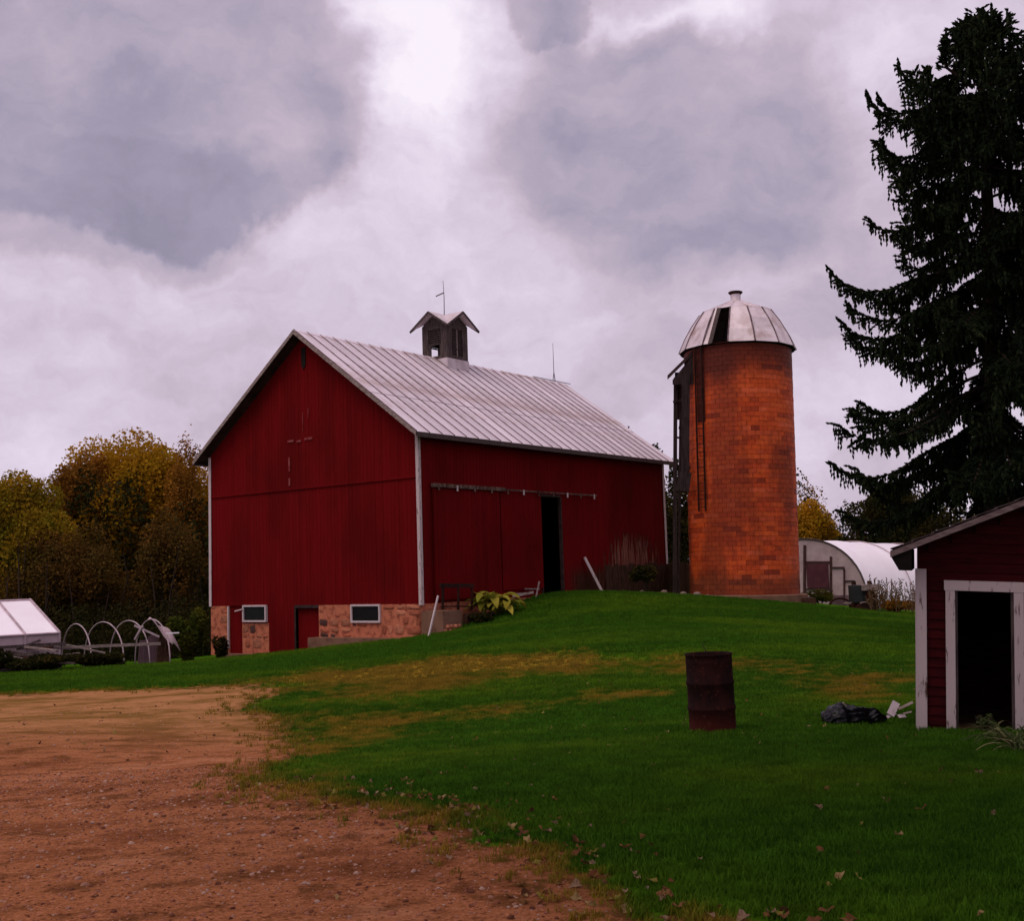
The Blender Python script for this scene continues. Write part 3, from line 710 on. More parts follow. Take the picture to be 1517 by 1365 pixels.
for _, i, a, tc in rest:
    vs, f = tile_mesh(0, ang0=a, zo=zbot+i*rh, rr=R+r.uniform(-.005, .01)); b.add(vs, f, tc)
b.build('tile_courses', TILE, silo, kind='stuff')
for z in ():    pass
# dome
nf = 14; RD = R+.22; zbk = at(1046, 468, SY).z*.5+at(1143, 464, SY).z*.5; RB = R*.68; zct = at(1092, 448, SY).z
rot0 = camang+math.radians(17)
def ring(rad, z): return [Vector((rad*cos(rot0+2*pi*k/nf), rad*sin(rot0+2*pi*k/nf), z)) for k in range(nf)]
r0, r1, r2 = ring(RD, zrim-.05), ring(RB, zbk), ring(.34, zct)
def ang_of(k): return ((rot0+2*pi*(k+.5)/nf-camang+pi) % (2*pi))-pi
openk = min(range(nf), key=lambda k: abs(ang_of(k)+math.radians(28+0)))
for k in range(nf):
    a0, a1, b0, b1, c0, c1 = r0[k], r0[(k+1) % nf], r1[k], r1[(k+1) % nf], r2[k], r2[(k+1) % nf]
    nrm = (a1-a0).cross(b0-a0).normalized()*.025
    out_ = Vector((nrm.x, nrm.y, nrm.z)).normalized(); out_ = out_ if out_.z > 0 else -out_; nrm = out_*.025
    bul = lambda p, t: p+out_*(.08*4*t*(1-t))
    if k != openk:
        for q in range(3):
            t0_, t1_ = q/3, (q+1)/3
            l0_, l1_ = bul(a0.lerp(b0, t0_), t0_), bul(a1.lerp(b1, t0_), t0_); u0, u1 = bul(a0.lerp(b0, t1_), t1_), bul(a1.lerp(b1, t1_), t1_)
            off = nrm*(1.0-.35*q)/2.
            mb = MB(); mb.prism([l0_+off, l1_+off, u1+off, u0+off], nrm*.6); mb.build('dome_panel', M['dome'], silo)
    else:   # open hatch: two thirds of the width is missing, its frame left bare
        m0, mb1 = a0.lerp(a1, .3), b0.lerp(b1, .3)
        mb = MB(); mb.prism([a0, m0, mb1, b0], nrm); mb.build('dome_panel', M['dome'], silo)
        mb = MB(); mb.bar(m0+nrm, mb1+nrm, .2, .06, nrm); mb.build('hatch_frame', M['wood_dark'], silo)
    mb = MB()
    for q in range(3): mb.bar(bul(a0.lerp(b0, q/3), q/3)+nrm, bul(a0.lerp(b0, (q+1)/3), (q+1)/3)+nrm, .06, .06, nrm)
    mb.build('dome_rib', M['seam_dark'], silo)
    mb = MB(); mb.prism([b0, b1, c1, c0], nrm); mb.build('dome_cap_panel', M['dome'], silo)
    mb = MB(); mb.bar(b0+nrm, c0+Vector((0, 0, .03)), .05, .04); mb.build('dome_rib', M['dome'], silo)
mb = MB(); mb.lathe([(RD-.03, zrim-.06), (R-.08, zrim-.12), (R-.1, zrim-.3)], 48); mb.build('dome_soffit', M['black'], silo)
mb = MB(); mb.lathe([(.001, zrim-.3), (R-.06, zrim-.3)], 32); mb.build('silo_ceiling', M['black'], silo)
zt2 = at(1093, 433, SY).z
mb = MB(); mb.lathe([(.36, zct-.12), (.25, zct+.04), (.25, zt2-.08)], 18); mb.build('vent_neck', M['dome'], silo, True)
mb = MB(); mb.lathe([(.26, zt2-.12), (.36, zt2-.02), (.33, zt2+.02), (.0, zt2+.03)], 18); mb.build('vent_cap', M['rust_metal'], silo)
# ladder / chute doors on the face of the silo
la = camang-math.asin(max(-1, min(1, (1099-1045)/80)))
zl0, zl1 = at(1045, 756, SY-1.6).z, zrim-.05
lu = Vector((cos(la), sin(la), 0)); lv = Vector((-sin(la), cos(la), 0))
zls = zl1-3.6; mb = MB(); mb.prism([lu*(R+.0)-lv*.24+Vector((0, 0, zls)), lu*(R+.0)+lv*.24+Vector((0, 0, zls)), lu*(R+.0)+lv*.24+Vector((0, 0, zl1)), lu*R-lv*.24+Vector((0, 0, zl1))], lu*.03)
mb.build('door_strip', plain('stained_door_strip', (.09, .022, .015), (.05, .014, .011), 3, .8), silo)
lad = link('ladder', None, silo, (0, 0, 0))
for s_ in (-1, 1):
    mb = MB(); mb.bar(lu*(R+.13)+lv*.22*s_+Vector((0, 0, zl0-.1)), lu*(R+.13)+lv*.22*s_+Vector((0, 0, zl1)), .055, .07, lu); mb.build('rail', M['rust_metal'], lad)
rm = None
for k in range(21):
    z = zl0+.1+(zl1-zl0-.3)*k/20; mb = MB(); mb.bar(lu*(R+.13)-lv*.2+Vector((0, 0, z)), lu*(R+.13)+lv*.2+Vector((0, 0, z)), .035, .035); mb.build('rung', M['rust_metal'], lad)
# plinth
mb = MB(); pr = [(R+.28+.22*(sin(3*q)*.5), 0) for q in range(1)]
mb.lathe([(R+.35, zbot-1.0), (R+.35, zbot+.16), (R+.28, zbot+.2), (R-.1, zbot+.2)], 40); mb.build('plinth', M['concrete'], silo)
p = at(1203, 892, SY-1.2)
mb = MB(); mb.box((R*.2, -1.9, zbot-1.), (p.x-SX, 1.2, zbot+.02)); mb.build('plinth_slab', M['wood_brown'], silo)

silo.rotation_euler = (0, .021, 0)
# timber chute frame between silo and barn
CY_ = SY+.2
def cp(px, py, dy=0.): return at(px, py, CY_+dy)
x0 = cp(984, 640).x; base = cp(1000, 850)
fr = thing('chute_frame', (cp(1003, 700).x, CY_, zbot), 'narrow dark timber chute frame with lean-to roof against the silo side', 'chute frame')
M['chute_wood'] = plain('chute_wood', (.022, .014, .014), (.05, .034, .034), 2.5, .9, (8, 8, .8))
fo = Vector((cp(1003, 700).x, CY_, zbot))
def fbar(nm, a, b, w1, w2, mat=None, dy=0.):
    mat = mat or M['chute_wood']
    p = cp(*a, dy)-fo; q = cp(*b, dy)-fo; mb = MB(); mb.bar(p, q, w1, w2, (0, 1, 0)); mb.build(nm, mat, fr)
fbar('post', (995, 560), (999, 884), .17, .16, dy=-.8); fbar('post', (1003, 556), (1005, 884), .12, .12, dy=.7)
fbar('panel', (1010, 548), (1012, 730), .38, .05, dy=-1.4)
fbar('lower_panel', (1012, 700), (1008, 728), .6, .05, None, dy=-1.55)
fbar('cross_beam', (992, 596), (1012, 591), .1, .12, dy=-.9); fbar('cross_beam', (996, 648), (1012, 651), .09, .1, dy=-.7); fbar('cross_beam', (995, 690), (1020, 693), .1, .12, dy=-.7)
fbar('brace', (1006, 610), (1001, 636), .04, .04, dy=-.7)
fbar('back_board', (1002, 552), (1003, 622), .55, .04, M['black'], dy=.75)
a, b_, c_, d_ = cp(983, 563, -1.3)-fo, cp(1022, 523, -1.3)-fo, cp(1022, 523, 1.)-fo, cp(983, 563, 1.)-fo
mb = MB(); mb.prism([a, b_, c_, d_], (0, 0, .2)); mb.build('lean_to_roof', M['soffit'], fr)
for y_, p_, q_ in ((0, a, b_), (-.04, d_, c_)):
    mb = MB(); v_ = Vector((0, y_, 0)); mb.prism([p_+Vector((.25, 0, -.02))+v_, q_+v_-Vector((0, 0, .01)), Vector((q_.x, q_.y, p_.z-.25))+v_, Vector((p_.x+.25, p_.y, p_.z-.25))+v_], (0, .04, 0)); mb.build('cheek_board', M['chute_wood'], fr)
fr.rotation_euler = (0, .018, 0)
# low plank wall closing the gap to the silo
q0 = bworld(BL, 0); q1 = Vector((SX-R*.8, SY-R*.5, 0)); lw = thing('plank_wall', on_ground(q0), 'low dark plank wall closing the gap between barn and silo', 'wall')
o0 = on_ground(q0); ztop = at(1005, 835, 56).z
for k in range(14):
    a = q0.lerp(q1, k/14); b_ = q0.lerp(q1, (k+.94)/14); mb = MB(); zg = gz(a.x, a.y)-.3
    mb.prism([Vector((a.x, a.y, zg))-o0, Vector((b_.x, b_.y, zg))-o0, Vector((b_.x, b_.y, ztop+rnd.uniform(-.06, .06)))-o0, Vector((a.x, a.y, ztop))-o0], (.03, -.03, 0)); mb.build('plank', M['wood_brown'], lw)

# ------------------------------------------------------------------ SHED at the right
sc0 = at(1363, 1086, 13.8); sdir = Vector((sc0.x, sc0.y, 0)).normalized()          # side wall runs straight away from the eye
SHYAW = math.atan2(sdir.y, sdir.x)-pi/2-.015
sx_ = Vector((cos(SHYAW), sin(SHYAW), 0)); sy_ = Vector((-sin(SHYAW), cos(SHYAW), 0)); S0 = Vector((sc0.x, sc0.y, 0))
SHK = .058      # the old shed leans to the right
def sh(px, py, d=0.):
    p = on_plane(px, py, S0+sy_*d, sy_); q = p-S0; return Vector((q.dot(sx_)-p.z*SHK, q.dot(sy_), p.z))
shed = thing('garden_shed', (S0.x, S0.y, 0), 'small dark red shed with peeling white trim and open doorway', 'shed', SHYAW); shed.rotation_euler = (0, SHK, SHYAW)
gzs = sc0.z
SW, SD = 3.6, 3.0
e0_ = sh(1357, 845); v1 = sh(1325, 822); v2 = sh(1517, 737, 0)
rs = (v2.z-v1.z)/(v2.x-v1.x); zev = v1.z - rs*v1.x    # roof underside at x=0
dl, drr, dt = sh(1415, 950).x, sh(1502, 950).x, sh(1450, 871).z
def zroof(x): return zev + rs*min(x, SW-x) - .02
# clapboards
n = 22; zbase_ = gzs-.35; pit_ = .115
def clap(mb, x0, x1, z0, z1, y=0.):
    z = z0
    while z < z1:
        h = min(pit_, z1-z); t = rnd.random()
        xa, xb = x0, x1
        mb.add([(xa, y-.022, z), (xb, y-.022, z), (xb, y-.006, z+h), (xa, y-.006, z+h), (xa, y+.02, z), (xb, y+.02, z), (xb, y+.02, z+h), (xa, y+.02, z+h)],
               [(0, 1, 2, 3), (5, 4, 7, 6), (4, 5, 1, 0), (3, 2, 6, 7), (4, 0, 3, 7), (1, 5, 6, 2)], 0, t); z += pit_
M['verge'] = plain('worn_verge', (.13, .085, .085), (.22, .16, .155), 3, .85, (2, 2, 6))
M['red_shed'] = plain('shed_red_paint', (.050, .0035, .005), (.030, .0028, .004), 3, .8, (1, 1, 6))
zq = zbase_
k = 0
while zq < zev+rs*SW/2:      # each clapboard is its own part where it shows
    h = pit_
    xs = []
    top = zq+h
    if top <= dt+.05: xs = [(0.0, dl-.02), (drr+.02, SW)]
    else:
        xa = max(0, (top-zev+.03)/rs); xb = SW-xa
        if xa < xb: xs = [(xa, xb)]
    for xa, xb in xs:
        mb = MB(); clap(mb, xa, xb, zq, zq+h-.002); mb.build('clapboard', M['red_shed'], shed)
    zq += pit_
mb = MB(); mb.prism([(0, .021, zbase_), (dl-.02, .021, zbase_), (dl-.02, .021, dt+.02), (0, .021, dt+.02)], (0, .02, 0)); mb.prism([(drr+.02, .021, zbase_), (SW, .021, zbase_), (SW, .021, dt+.02), (drr+.02, .021, dt+.02)], (0, .02, 0))
mb.prism([(0, .021, dt+.021), (SW, .021, dt+.021), (SW, .021, zroof(SW)), (SW/2, .021, zroof(SW/2)), (0, .021, zroof(0))], (0, .02, 0)); mb.build('front_sheathing', M['red_shed'], shed)
mb = MB(); clap(mb, 0, SD, zbase_, zroof(0)-.01); o = mb.build('side_wall', M['red_shed'], shed, loc=(0.022, SD, 0)); o.rotation_euler = (0, 0, -pi/2)
mb = MB(); clap(mb, 0, SD, zbase_, zroof(0)-.01); o = mb.build('side_wall', M['red_shed'], shed, loc=(SW-.022, 0.0, 0)); o.rotation_euler = (0, 0, pi/2)
mb = MB(); mb.prism([(0, SD, zbase_), (SW, SD, zbase_), (SW, SD, zroof(0)), (SW/2, SD, zroof(SW/2)), (0, SD, zroof(0))], (0, .03, 0)); mb.build('rear_wall', M['red_shed'], shed)
mb = MB(); mb.box((.03, .045, gzs-.2), (SW-.03, SD-.01, gzs+.02)); mb.build('floor_slab', M['concrete'], shed)
mb = MB(); mb.box((dl, -.25, gzs-.2), (drr, .044, gzs+.06)); mb.build('door_sill', M['concrete'], shed)
xw = sh(1373, 950).x
mb = MB(); mb.box((-.005, -.055, gzs+.02), (xw, -.024, e0_.z+.02)); mb.build('corner_board', M['white_peel'], shed)
mb = MB(); mb.box((-.022, -.05, gzs+.02), (-.0055, .09, e0_.z+.02)); mb.build('corner_board', M['white_peel'], shed)
tl = sh(1401, 950).x; tt_ = sh(1450, 856).z
mb = MB(); mb.box((tl, -.06, gzs+.07), (dl, -.024, dt-.002)); mb.build('door_trim', M['white_peel'], shed)
mb = MB(); mb.box((drr, -.06, gzs+.07), (drr+(dl-tl), -.024, dt-.002)); mb.build('door_trim', M['white_peel'], shed)
mb = MB(); mb.box((tl-.015, -.063, dt), (drr+(dl-tl)+.015, -.024, tt_)); mb.build('door_trim', M['white_peel'], shed)
mb = MB(); mb.box((dl-.0, -.02, gzs+.06), (dl+.03, .07, dt)); mb.box((drr-.03, -.02, gzs+.06), (drr, .07, dt)); mb.build('door_jamb', M['wood_dark'], shed)
ovx = -v1.x+.04; ovy = .28
zt0 = zev-rs*ovx
for s_ in (0, 1):
    X0, X1 = (-ovx, SW/2) if s_ == 0 else (SW+ovx, SW/2)
    mb = MB(); mb.prism([(X0, -ovy, zt0), (X1, -ovy, zev+rs*SW/2), (X1, SD+.2, zev+rs*SW/2), (X0, SD+.2, zt0)], (0, 0, .05)); dk2 = mb.build('roof_slope', M['soffit'], shed)
    # courses of old shingles
    for q in range(9):
        f0, f1 = q/9, (q+1.15)/9; f1 = min(f1, 1.)
        a = (X0+(X1-X0)*f0, zt0+(zev+rs*SW/2-zt0)*f0+.056+.012); b_ = (X0+(X1-X0)*f1, zt0+(zev+rs*SW/2-zt0)*f1+.052)
        mb = MB(); mb.prism([(a[0], -ovy-.02, a[1]), (b_[0], -ovy-.02, b_[1]), (b_[0], SD+.22, b_[1]), (a[0], SD+.22, a[1])], (0, 0, .012)); mb.build('shingle_course', M['wood_dark'], dk2)
    mb = MB(); mb.prism([(X0, -ovy-.03, zt0-.03), (X1, -ovy-.03, zev+rs*SW/2-.03), (X1, -ovy-.03, zev+rs*SW/2+.04), (X0, -ovy-.03, zt0+.04)], (0, .025, 0)); mb.build('verge_board', M['verge'], shed)
# boxed eave at the left
zsf = sh(1340, 846).z
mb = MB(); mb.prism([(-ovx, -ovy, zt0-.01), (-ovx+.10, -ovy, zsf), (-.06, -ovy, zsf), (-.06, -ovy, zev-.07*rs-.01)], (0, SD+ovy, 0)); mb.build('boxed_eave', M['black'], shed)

# ------------------------------------------------------------------ oil drum
dp = at(1056, 1078, 13.8); dp = on_ground(dp)
drum = thing('oil_drum', dp, 'rusty dark steel drum standing upright on the lawn', 'drum')
dr_ = .288; dh = .95
pr = [(dr_*.97, 0), (dr_, .015), (dr_, .03), (dr_*.975, .05)]
for zc in (.30, .60): pr += [(dr_*.975, zc-.03), (dr_*1.015, zc-.01), (dr_*1.015, zc+.01), (dr_*.975, zc+.03)]
pr += [(dr_*.97, dh-.12), (dr_*.985, dh-.1), (dr_*.97, dh-.08), (dr_*.975, dh-.02), (dr_*1.01, dh-.012), (dr_*1.01, dh), (dr_*.97, dh), (dr_*.965, dh-.03), (dr_*.95, .02), (0, .02)]
m, g = newmat('drum_rust')
O = g.node('ShaderNodeTexCoord').outputs['Object']; Z = g.sep(O)[2]
n1 = g.noise(g.scale(O, 1, 1, .5), 5, 6, .65); n2 = g.noise(O, 18, 4)
c = g.mix(g.step(n1, .4, .62), (.012, .004, .004), (.028, .007, .006))
c = g.mix(g.m('MULTIPLY', g.step(g.m('ADD', Z, g.m('MULTIPLY', n1, .5)), .62, .3), .8), c, (.060, .010, .006))
c = g.mix(g.m('MULTIPLY', g.step(n2, .58, .72), .5), c, (.11, .035, .016))
finish(g, c, .75, n2, .3, .004, .08); M['drum'] = m
mb = MB(); mb.lathe(pr, 40); o = mb.build('drum_body', M['drum'], drum, True)
mb = MB(); mb.lathe([(.0, dh-.05), (dr_*.955, dh-.05)], 40); mb.build('drum_top', M['drum'], drum)
mb = MB(); mb.tube([(-.03, 0, dh-.06), (-.04, 0, dh+.03), (-.075, .01, dh+.11)], [.012, .008, .004], 5); o = mb.build('twig', M['bark'], None, True)
o.location = dp; o['label'] = 'short dark twig poking up from the top of the drum'; o['category'] = 'twig'
drum.rotation_euler = (0.0, -.012, 0)

# ------------------------------------------------------------------ bin bag and scraps
bp = gpt(1272, 1077); bp.y += .15
m_ = bpy.data.meshes.new('bin_bag')
nu, nv = 64, 36; V = []
r = np.random.default_rng(3); ph = r.uniform(0, 6.28, 12); fx = r.normal(size=(12, 3))*5
for i in range(nv+1):
    v = pi*i/nv
    for j in range(nu):
        u = 2*pi*j/nu
        X = -cos(v); rad = sin(v)**.7*(1-.25*X) if X > -2 else 0
        rr = max(0, rad); px_ = X*.44; py_ = cos(u)*rr*.24; pz_ = max(-.02, sin(u)*rr*.15+.11*(1 if rr > .01 else .6))
        q = np.array([px_, py_, pz_])*3; k = sum(math.sin(fx[c]@q*1.0+ph[c]) for c in range(12))/12
        fold = abs(math.sin(u*5+px_*9+k*3))*.10+abs(math.sin(u*11-px_*21+k*7))*.05
        s_ = 1+.38*k-fold*1.2
        V.append((px_*(1+.1*k), py_*s_, pz_*s_ if pz_ > 0 else pz_))
Fq = [(i*nu+j, i*nu+(j+1) % nu, (i+1)*nu+(j+1) % nu, (i+1)*nu+j) for i in range(nv) for j in range(nu)]
m_.from_pydata(V, [], Fq); m_.materials.append(M['plastic_black']); m_.polygons.foreach_set('use_smooth', [True]*len(m_.polygons))
o = link('bin_bag', m_, None, (bp.x, bp.y, gz(bp.x, bp.y)), label='crumpled black plastic bin bag lying on the grass by the shed', category='bag'); o.rotation_euler = (0, 0, .1)
def slab(nm, a, b, w_, t, mat, label, cat, Y=13.75, up=(0, -1, .3)):
    p = at(*a, Y); q = at(*b, Y+.05); c = (p+q)/2; mb = MB(); mb.bar(p-c, q-c, w_, t, up)
    o = mb.build(nm, mat, None); o.location = c; o['label'] = label; o['category'] = cat; return o
slab('wood_scrap', (1319, 1060), (1328, 1041), .09, .015, M['white'], 'white square-ended board scrap sticking up beside the bin bag', 'wood scrap')
slab('wood_scrap', (1331, 1051), (1352, 1041), .03, .015, M['stone_w'], 'thin cream lath pointing up towards the shed corner', 'wood scrap')
slab('wood_scrap', (1338, 1058), (1350, 1055), .02, .012, M['stone_w'], 'short thin stick behind the small white scrap', 'wood scrap')
slab('wood_scrap', (1331, 1062), (1341, 1061), .05, .012, M['white'], 'small white scrap lying flat between bag and shed', 'wood scrap', up=(0, -1, 1))
slab('wood_scrap', (1314, 1063), (1327, 1057), .035, .012, M['white'], 'reddish-white strip tucked under the end of the bin bag', 'wood scrap')
slab('wood_scrap', (1249, 1042), (1254, 1047), .02, .012, M['stone_w'], 'pale stick poking out of the top of the bin bag', 'wood scrap', 13.9)

print('wear x', side_pt(915,850), side_pt(985,850), side_pt(935,790))
# ------------------------------------------------------------------ things along the barn wall
def Wp(px, py, off=.0):
    "world point on a plane parallel to the long wall, off metres in front of it"
    return on_plane(px, py, B0-UB*off, UB)
def bartop(nm, a, b, off, w1, w2, mat, label, cat, off2=None):
    p = Wp(*a, off); q = Wp(*b, off if off2 is None else off2); c = p if p.z < q.z else q
    mb = MB(); mb.bar(p-c, q-c, w1, w2, UB); o = mb.build(nm, mat, None); o.location = c; o['label'] = label; o['category'] = cat; return o
bartop('leaning_board', (866, 826), (893, 879), .15, .17, .035, M['white_peel'], 'peeling white board leaning against the long wall right of the doorway', 'board', .6)
o = bartop('prop_pole', (649, 883), (635, 943), 1.35, .06, .05, M['white'], 'thin pale pole leaning at the near corner of the barn', 'pole')
bartop('ground_board', (760, 884), (790, 878), 1.0, .09, .05, M['stone_w'], 'pale bent board on the grass right of the hosta', 'board', .8)
bartop('ground_board', (762, 880), (783, 879), .5, .05, .04, M['wood_grey'], 'thin grey lath behind the pale board by the hosta', 'board')
bartop('ground_board', (778, 873), (799, 873), .25, .05, .05, M['wood_grey'], 'thin board low against the sliding door', 'board')
bartop('ground_board', (840, 884), (868, 882), .5, .12, .05, M['wood_grey'], 'flat weathered board in the grass below the doorway', 'board')
bartop('prop_pole', (794, 886), (799, 862), .5, .05, .05, M['wood_grey'], 'short grey stake at the left foot of the doorway', 'stake', .3)
# steel rail stand
a, b_ = Wp(655, 869, .8), Wp(700, 869, .8)
st = thing('rail_stand', Wp(678, 902, .8), 'low dark red pipe stand above the stone block by the barn', 'stand'); so = Wp(678, 902, .8)
for x_ in (656, 679, 699): mb = MB(); mb.bar(Wp(x_, 868, .8)-so, Wp(x_, 904, .8)-so, .07, .07, UB); mb.build('leg', M['rust_metal'], st)
mb = MB(); mb.bar(Wp(652, 868, .8)-so, Wp(702, 868, .8)-so, .16, .06, UB); mb.build('top_rail', M['rust_metal'], st)
mb = MB(); mb.bar(Wp(654, 899, .8)-so, Wp(700, 899, .8)-so, .05, .1, UB); mb.build('lower_rail', M['rust_metal'], st)
# stone block
c = Wp(665, 925, 1.0); c = on_ground(c)
bk = thing('stone_block', c, 'rough grey masonry block with rounded stones below the pipe stand', 'block', YAW)
zt_b = Wp(665, 905, 1.0).z-c.z
mb = MB(); mb.box((-.55, -.2, -.3), (.55, .9, zt_b)); mb.build('block_core', M['concrete'], bk)
r = random.Random(9)
for k in range(9):
    me = SV[r.choice([2, 4, 7])]; o = link('stone', me, bk, (-.45+.115*k, -.2, .02+.16*(k % 2))); o.scale = (.16, .2, .19); o.rotation_euler = (0, 0, pi/2)
# dark timber edging right of it
c = on_ground(Wp(712, 925, .9)); mb = MB(); mb.box((-.95, -.1, -.3), (.95, .1, Wp(712, 908, .9).z-c.z)); mb.box((-.95, -.14, .22), (1.0, -.11, .27)); o = mb.build('timber_edging', M['wood_brown'], None); o.location = c; o.rotation_euler = (0, 0, YAW); o['label'] = 'dark low timber edging under the hosta'; o['category'] = 'edging'

def blade_leaf(mb, base, direc, length, width, bend, t, seg=5, fold=.2, round_=.6):
    "an arching leaf with width profile"
    d = Vector((direc[0], direc[1], 0)).normalized(); s = Vector((-d.y, d.x, 0)); vs = []
    for i in range(seg+1):
        u = i/seg; ang = direc[2]-bend*u; 
        if i == 0: p = Vector(base)
        else: p = p + (d*cos(ang)+Vector((0, 0, sin(ang))))*(length/seg)
        wv = width*(math.sin(pi*min(1, max(0.04, u**round_)))**.8)*.5 if i < seg else .002
        up = Vector((0, 0, 1))*wv*fold
        vs += [p-s*wv+up, p, p+s*wv+up]
    f = [(3*i+j, 3*i+j+1, 3*i+j+4, 3*i+j+3) for i in range(seg) for j in range(2)]
    mb.add(vs, f, 0, t)
# hosta
hc = Wp(735, 905, 1.1); hc = Vector((hc.x, hc.y, Wp(735, 906, 1.1).z)); hg = hc.copy(); hg.z += .12
ho = thing('hosta_plant', hg, 'broad-leaved yellow-green hosta clump beside the barn wall', 'plant')
r = random.Random(21); lm = []
for k in range(8):
    mb = MB(); blade_leaf(mb, (0, 0, 0), (1, 0, r.uniform(.9, 1.25)), r.uniform(.8, 1.15), r.uniform(.34, .46), r.uniform(1.5, 2.3), r.random(), 7, .25, .85); lm.append(mb.mesh('leaf', M['hosta'], True))
for k in range(95):
    o = link('leaf', lm[r.randrange(8)], ho, (r.uniform(-.55, .55), r.uniform(-.55, .3), r.uniform(-.15, .4))); o.rotation_euler = (r.uniform(-.2, .2), r.uniform(-.25, .2), r.uniform(0, 6.28)); s_ = r.uniform(.6, 1.05); o.scale = (s_,)*3
# strap-leaved plants at the shed door
def strap_plant(c, n, L, label, seed):
    r = random.Random(seed); t = thing('strap_leaf_plant', c, label, 'plant', group='strap-leaved plants by the shed door'); mb = MB()
    ms = []
    for k in range(6):
        mb = MB(); blade_leaf(mb, (0, 0, 0), (1, 0, r.uniform(.9, 1.45)), L*r.uniform(.7, 1.1), .032, r.uniform(1.2, 2.4), r.random(), 8, .35, .4); ms.append(mb.mesh('leaf', M['strap'], True))
    for k in range(n):
        o = link('leaf', ms[r.randrange(6)], t, (r.uniform(-.08, .08), r.uniform(-.08, .08), -.02)); o.rotation_euler = (0, 0, r.uniform(0, 6.28)); s_ = r.uniform(.5, 1.1); o.scale = (s_,)*3
for (px, py, n_, L, lb, sd_) in ((1497, 1105, 60, .75, 'largest arching strap-leaved clump in front of the shed doorway', 1), (1515, 1118, 50, .7, 'strap-leaved clump at the right edge before the shed', 2), (1478, 1092, 34, .5, 'small strap-leaved clump on the door sill side', 3)):
    strap_plant(gpt(px, py), n_, L, lb, sd_)

M['rock'] = plain('grey_buff_rock', (.24, .17, .14), (.13, .09, .07), 5, .9, bstr=.6, bdist=.03)
# stones and shrub at the foot of the barn and silo
for (px, py, s_, lb) in ((984, 876, .3, 'pale rock left of the silo foot, first from the barn'), (1012, 876, .26, 'small pale rock at the left foot of the silo'), (1033, 877, .34, 'pale rock right under the silo wall'), (951, 878, .2, 'grey rock under the dark weed by the planks'), (1048, 881, .16, 'smallest rock at the silo foot')):
    c = on_ground(at(px, 880, 50.3 if px > 1000 else 51.5), .02); mb = MB(); r = random.Random(px)
    vs = []; n = 9
    for i in range(6):
        for j in range(n):
            v = -pi/2+pi*(i+.5)/6; u = 2*pi*j/n; k = r.uniform(.75, 1.15)*s_*.62; vs.append((cos(v)*cos(u)*k, cos(v)*sin(u)*k*.8, sin(v)*k*.7+s_*.15))
    fs = [(i*n+j, i*n+(j+1) % n, (i+1)*n+(j+1) % n, (i+1)*n+j) for i in range(5) for j in range(n)]+[tuple(range(n))[::-1], tuple(range(5*n, 6*n))]
    mb.add(vs, fs); o = mb.build('rock', M['rock'], None, True); o.location = c; o['label'] = lb; o['category'] = 'rock'; o['group'] = 'pale rocks at the foot of silo and barn'

# ------------------------------------------------------------------ plants: leafy crowns
def crown(name, parent, cen, rad, n, size, mat, seed, lobes=16, hollow=.45, shape=None, floor=None, wisp=0.01, droop=.3):
    r = np.random.default_rng(seed); cen = np.array(cen); rad = np.array(rad)
    d = unit(r.normal(size=(lobes, 3))); d[:, 2] = d[:, 2]*.9+.1
    lc = d*r.uniform(.3, .74, (lobes, 1)); lr = r.uniform(.26, .42, lobes)
    w_ = r.choice(lobes, n, p=lr**2/np.sum(lr**2))
    q = unit(r.normal(size=(n, 3)))*(r.uniform(hollow, 1, (n, 1))**.6)*lr[w_][:, None]
    p = lc[w_]+q
    k = int(n*wisp)
    if k: p[:k] = unit(p[:k])*(np.linalg.norm(p[:k], axis=1, keepdims=True)+np.abs(r.normal(size=(k, 1)))*.06)
    lt = r.uniform(0, .35, lobes)
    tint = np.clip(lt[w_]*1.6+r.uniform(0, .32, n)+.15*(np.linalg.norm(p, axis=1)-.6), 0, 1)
    P = cen+p*rad
    if floor is not None: P = P[P[:, 2] > floor]; tint = tint[:len(P)]
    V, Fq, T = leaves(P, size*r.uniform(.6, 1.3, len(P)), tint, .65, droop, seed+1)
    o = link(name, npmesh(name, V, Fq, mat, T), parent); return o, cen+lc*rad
def dtree(name, px, Y, pytop, wpx, mat, seed, label, cat='tree', n=9000, size=.26, base=None, crownlow=.25, group=None, bark='bark_grey', nl=9, lobes=18, wisp=.01, squash=1.):
    b0 = at(px, 900, Y); x_, y_ = b0.x, b0.y; zg = gz(x_, y_); H = at(px, pytop, Y).z-zg
    rx = wpx/2*Y/F
    t = thing(name, (x_, y_, zg), label, cat, group=group)
    zc = H*(1+crownlow)/2; rz_ = H*(1-crownlow)/2
    o, lc = crown('crown', t, (0, 0, zc), (rx, rx*.85*squash, rz_), n, size, mat, seed, lobes, wisp=wisp)
    r = random.Random(seed); mb = MB(); tr_ = .05+.018*H
    top = Vector((r.uniform(-.3, .3), 0, zc+rz_*.3)); fork = Vector((0, 0, H*crownlow*.8+.4))
    mb.tube([(0, 0, -.4), (r.uniform(-.1, .1), 0, fork.z*.5), fork, (fork+top)/2+Vector((.15, 0, 0)), top], [tr_*1.35, tr_, tr_*.85, tr_*.5, tr_*.15], 7)
    for c in lc[:nl]:
        c = Vector(c); s = fork.lerp(top, r.uniform(0, .6)); mid = s.lerp(c, .5)+Vector((0, 0, r.uniform(0, .08)*H))
        mb.tube([s, mid, c, c+(c-mid)*.25], [tr_*.42, tr_*.26, tr_*.12, tr_*.04], 5)
    mb.build('trunk', M[bark], t); return t
dtree('tree', 195, 72, 618, 290, M['leaf_gold'], 1, 'tallest golden-olive tree left of the barn', n=95000, size=.23, lobes=70, crownlow=.04)
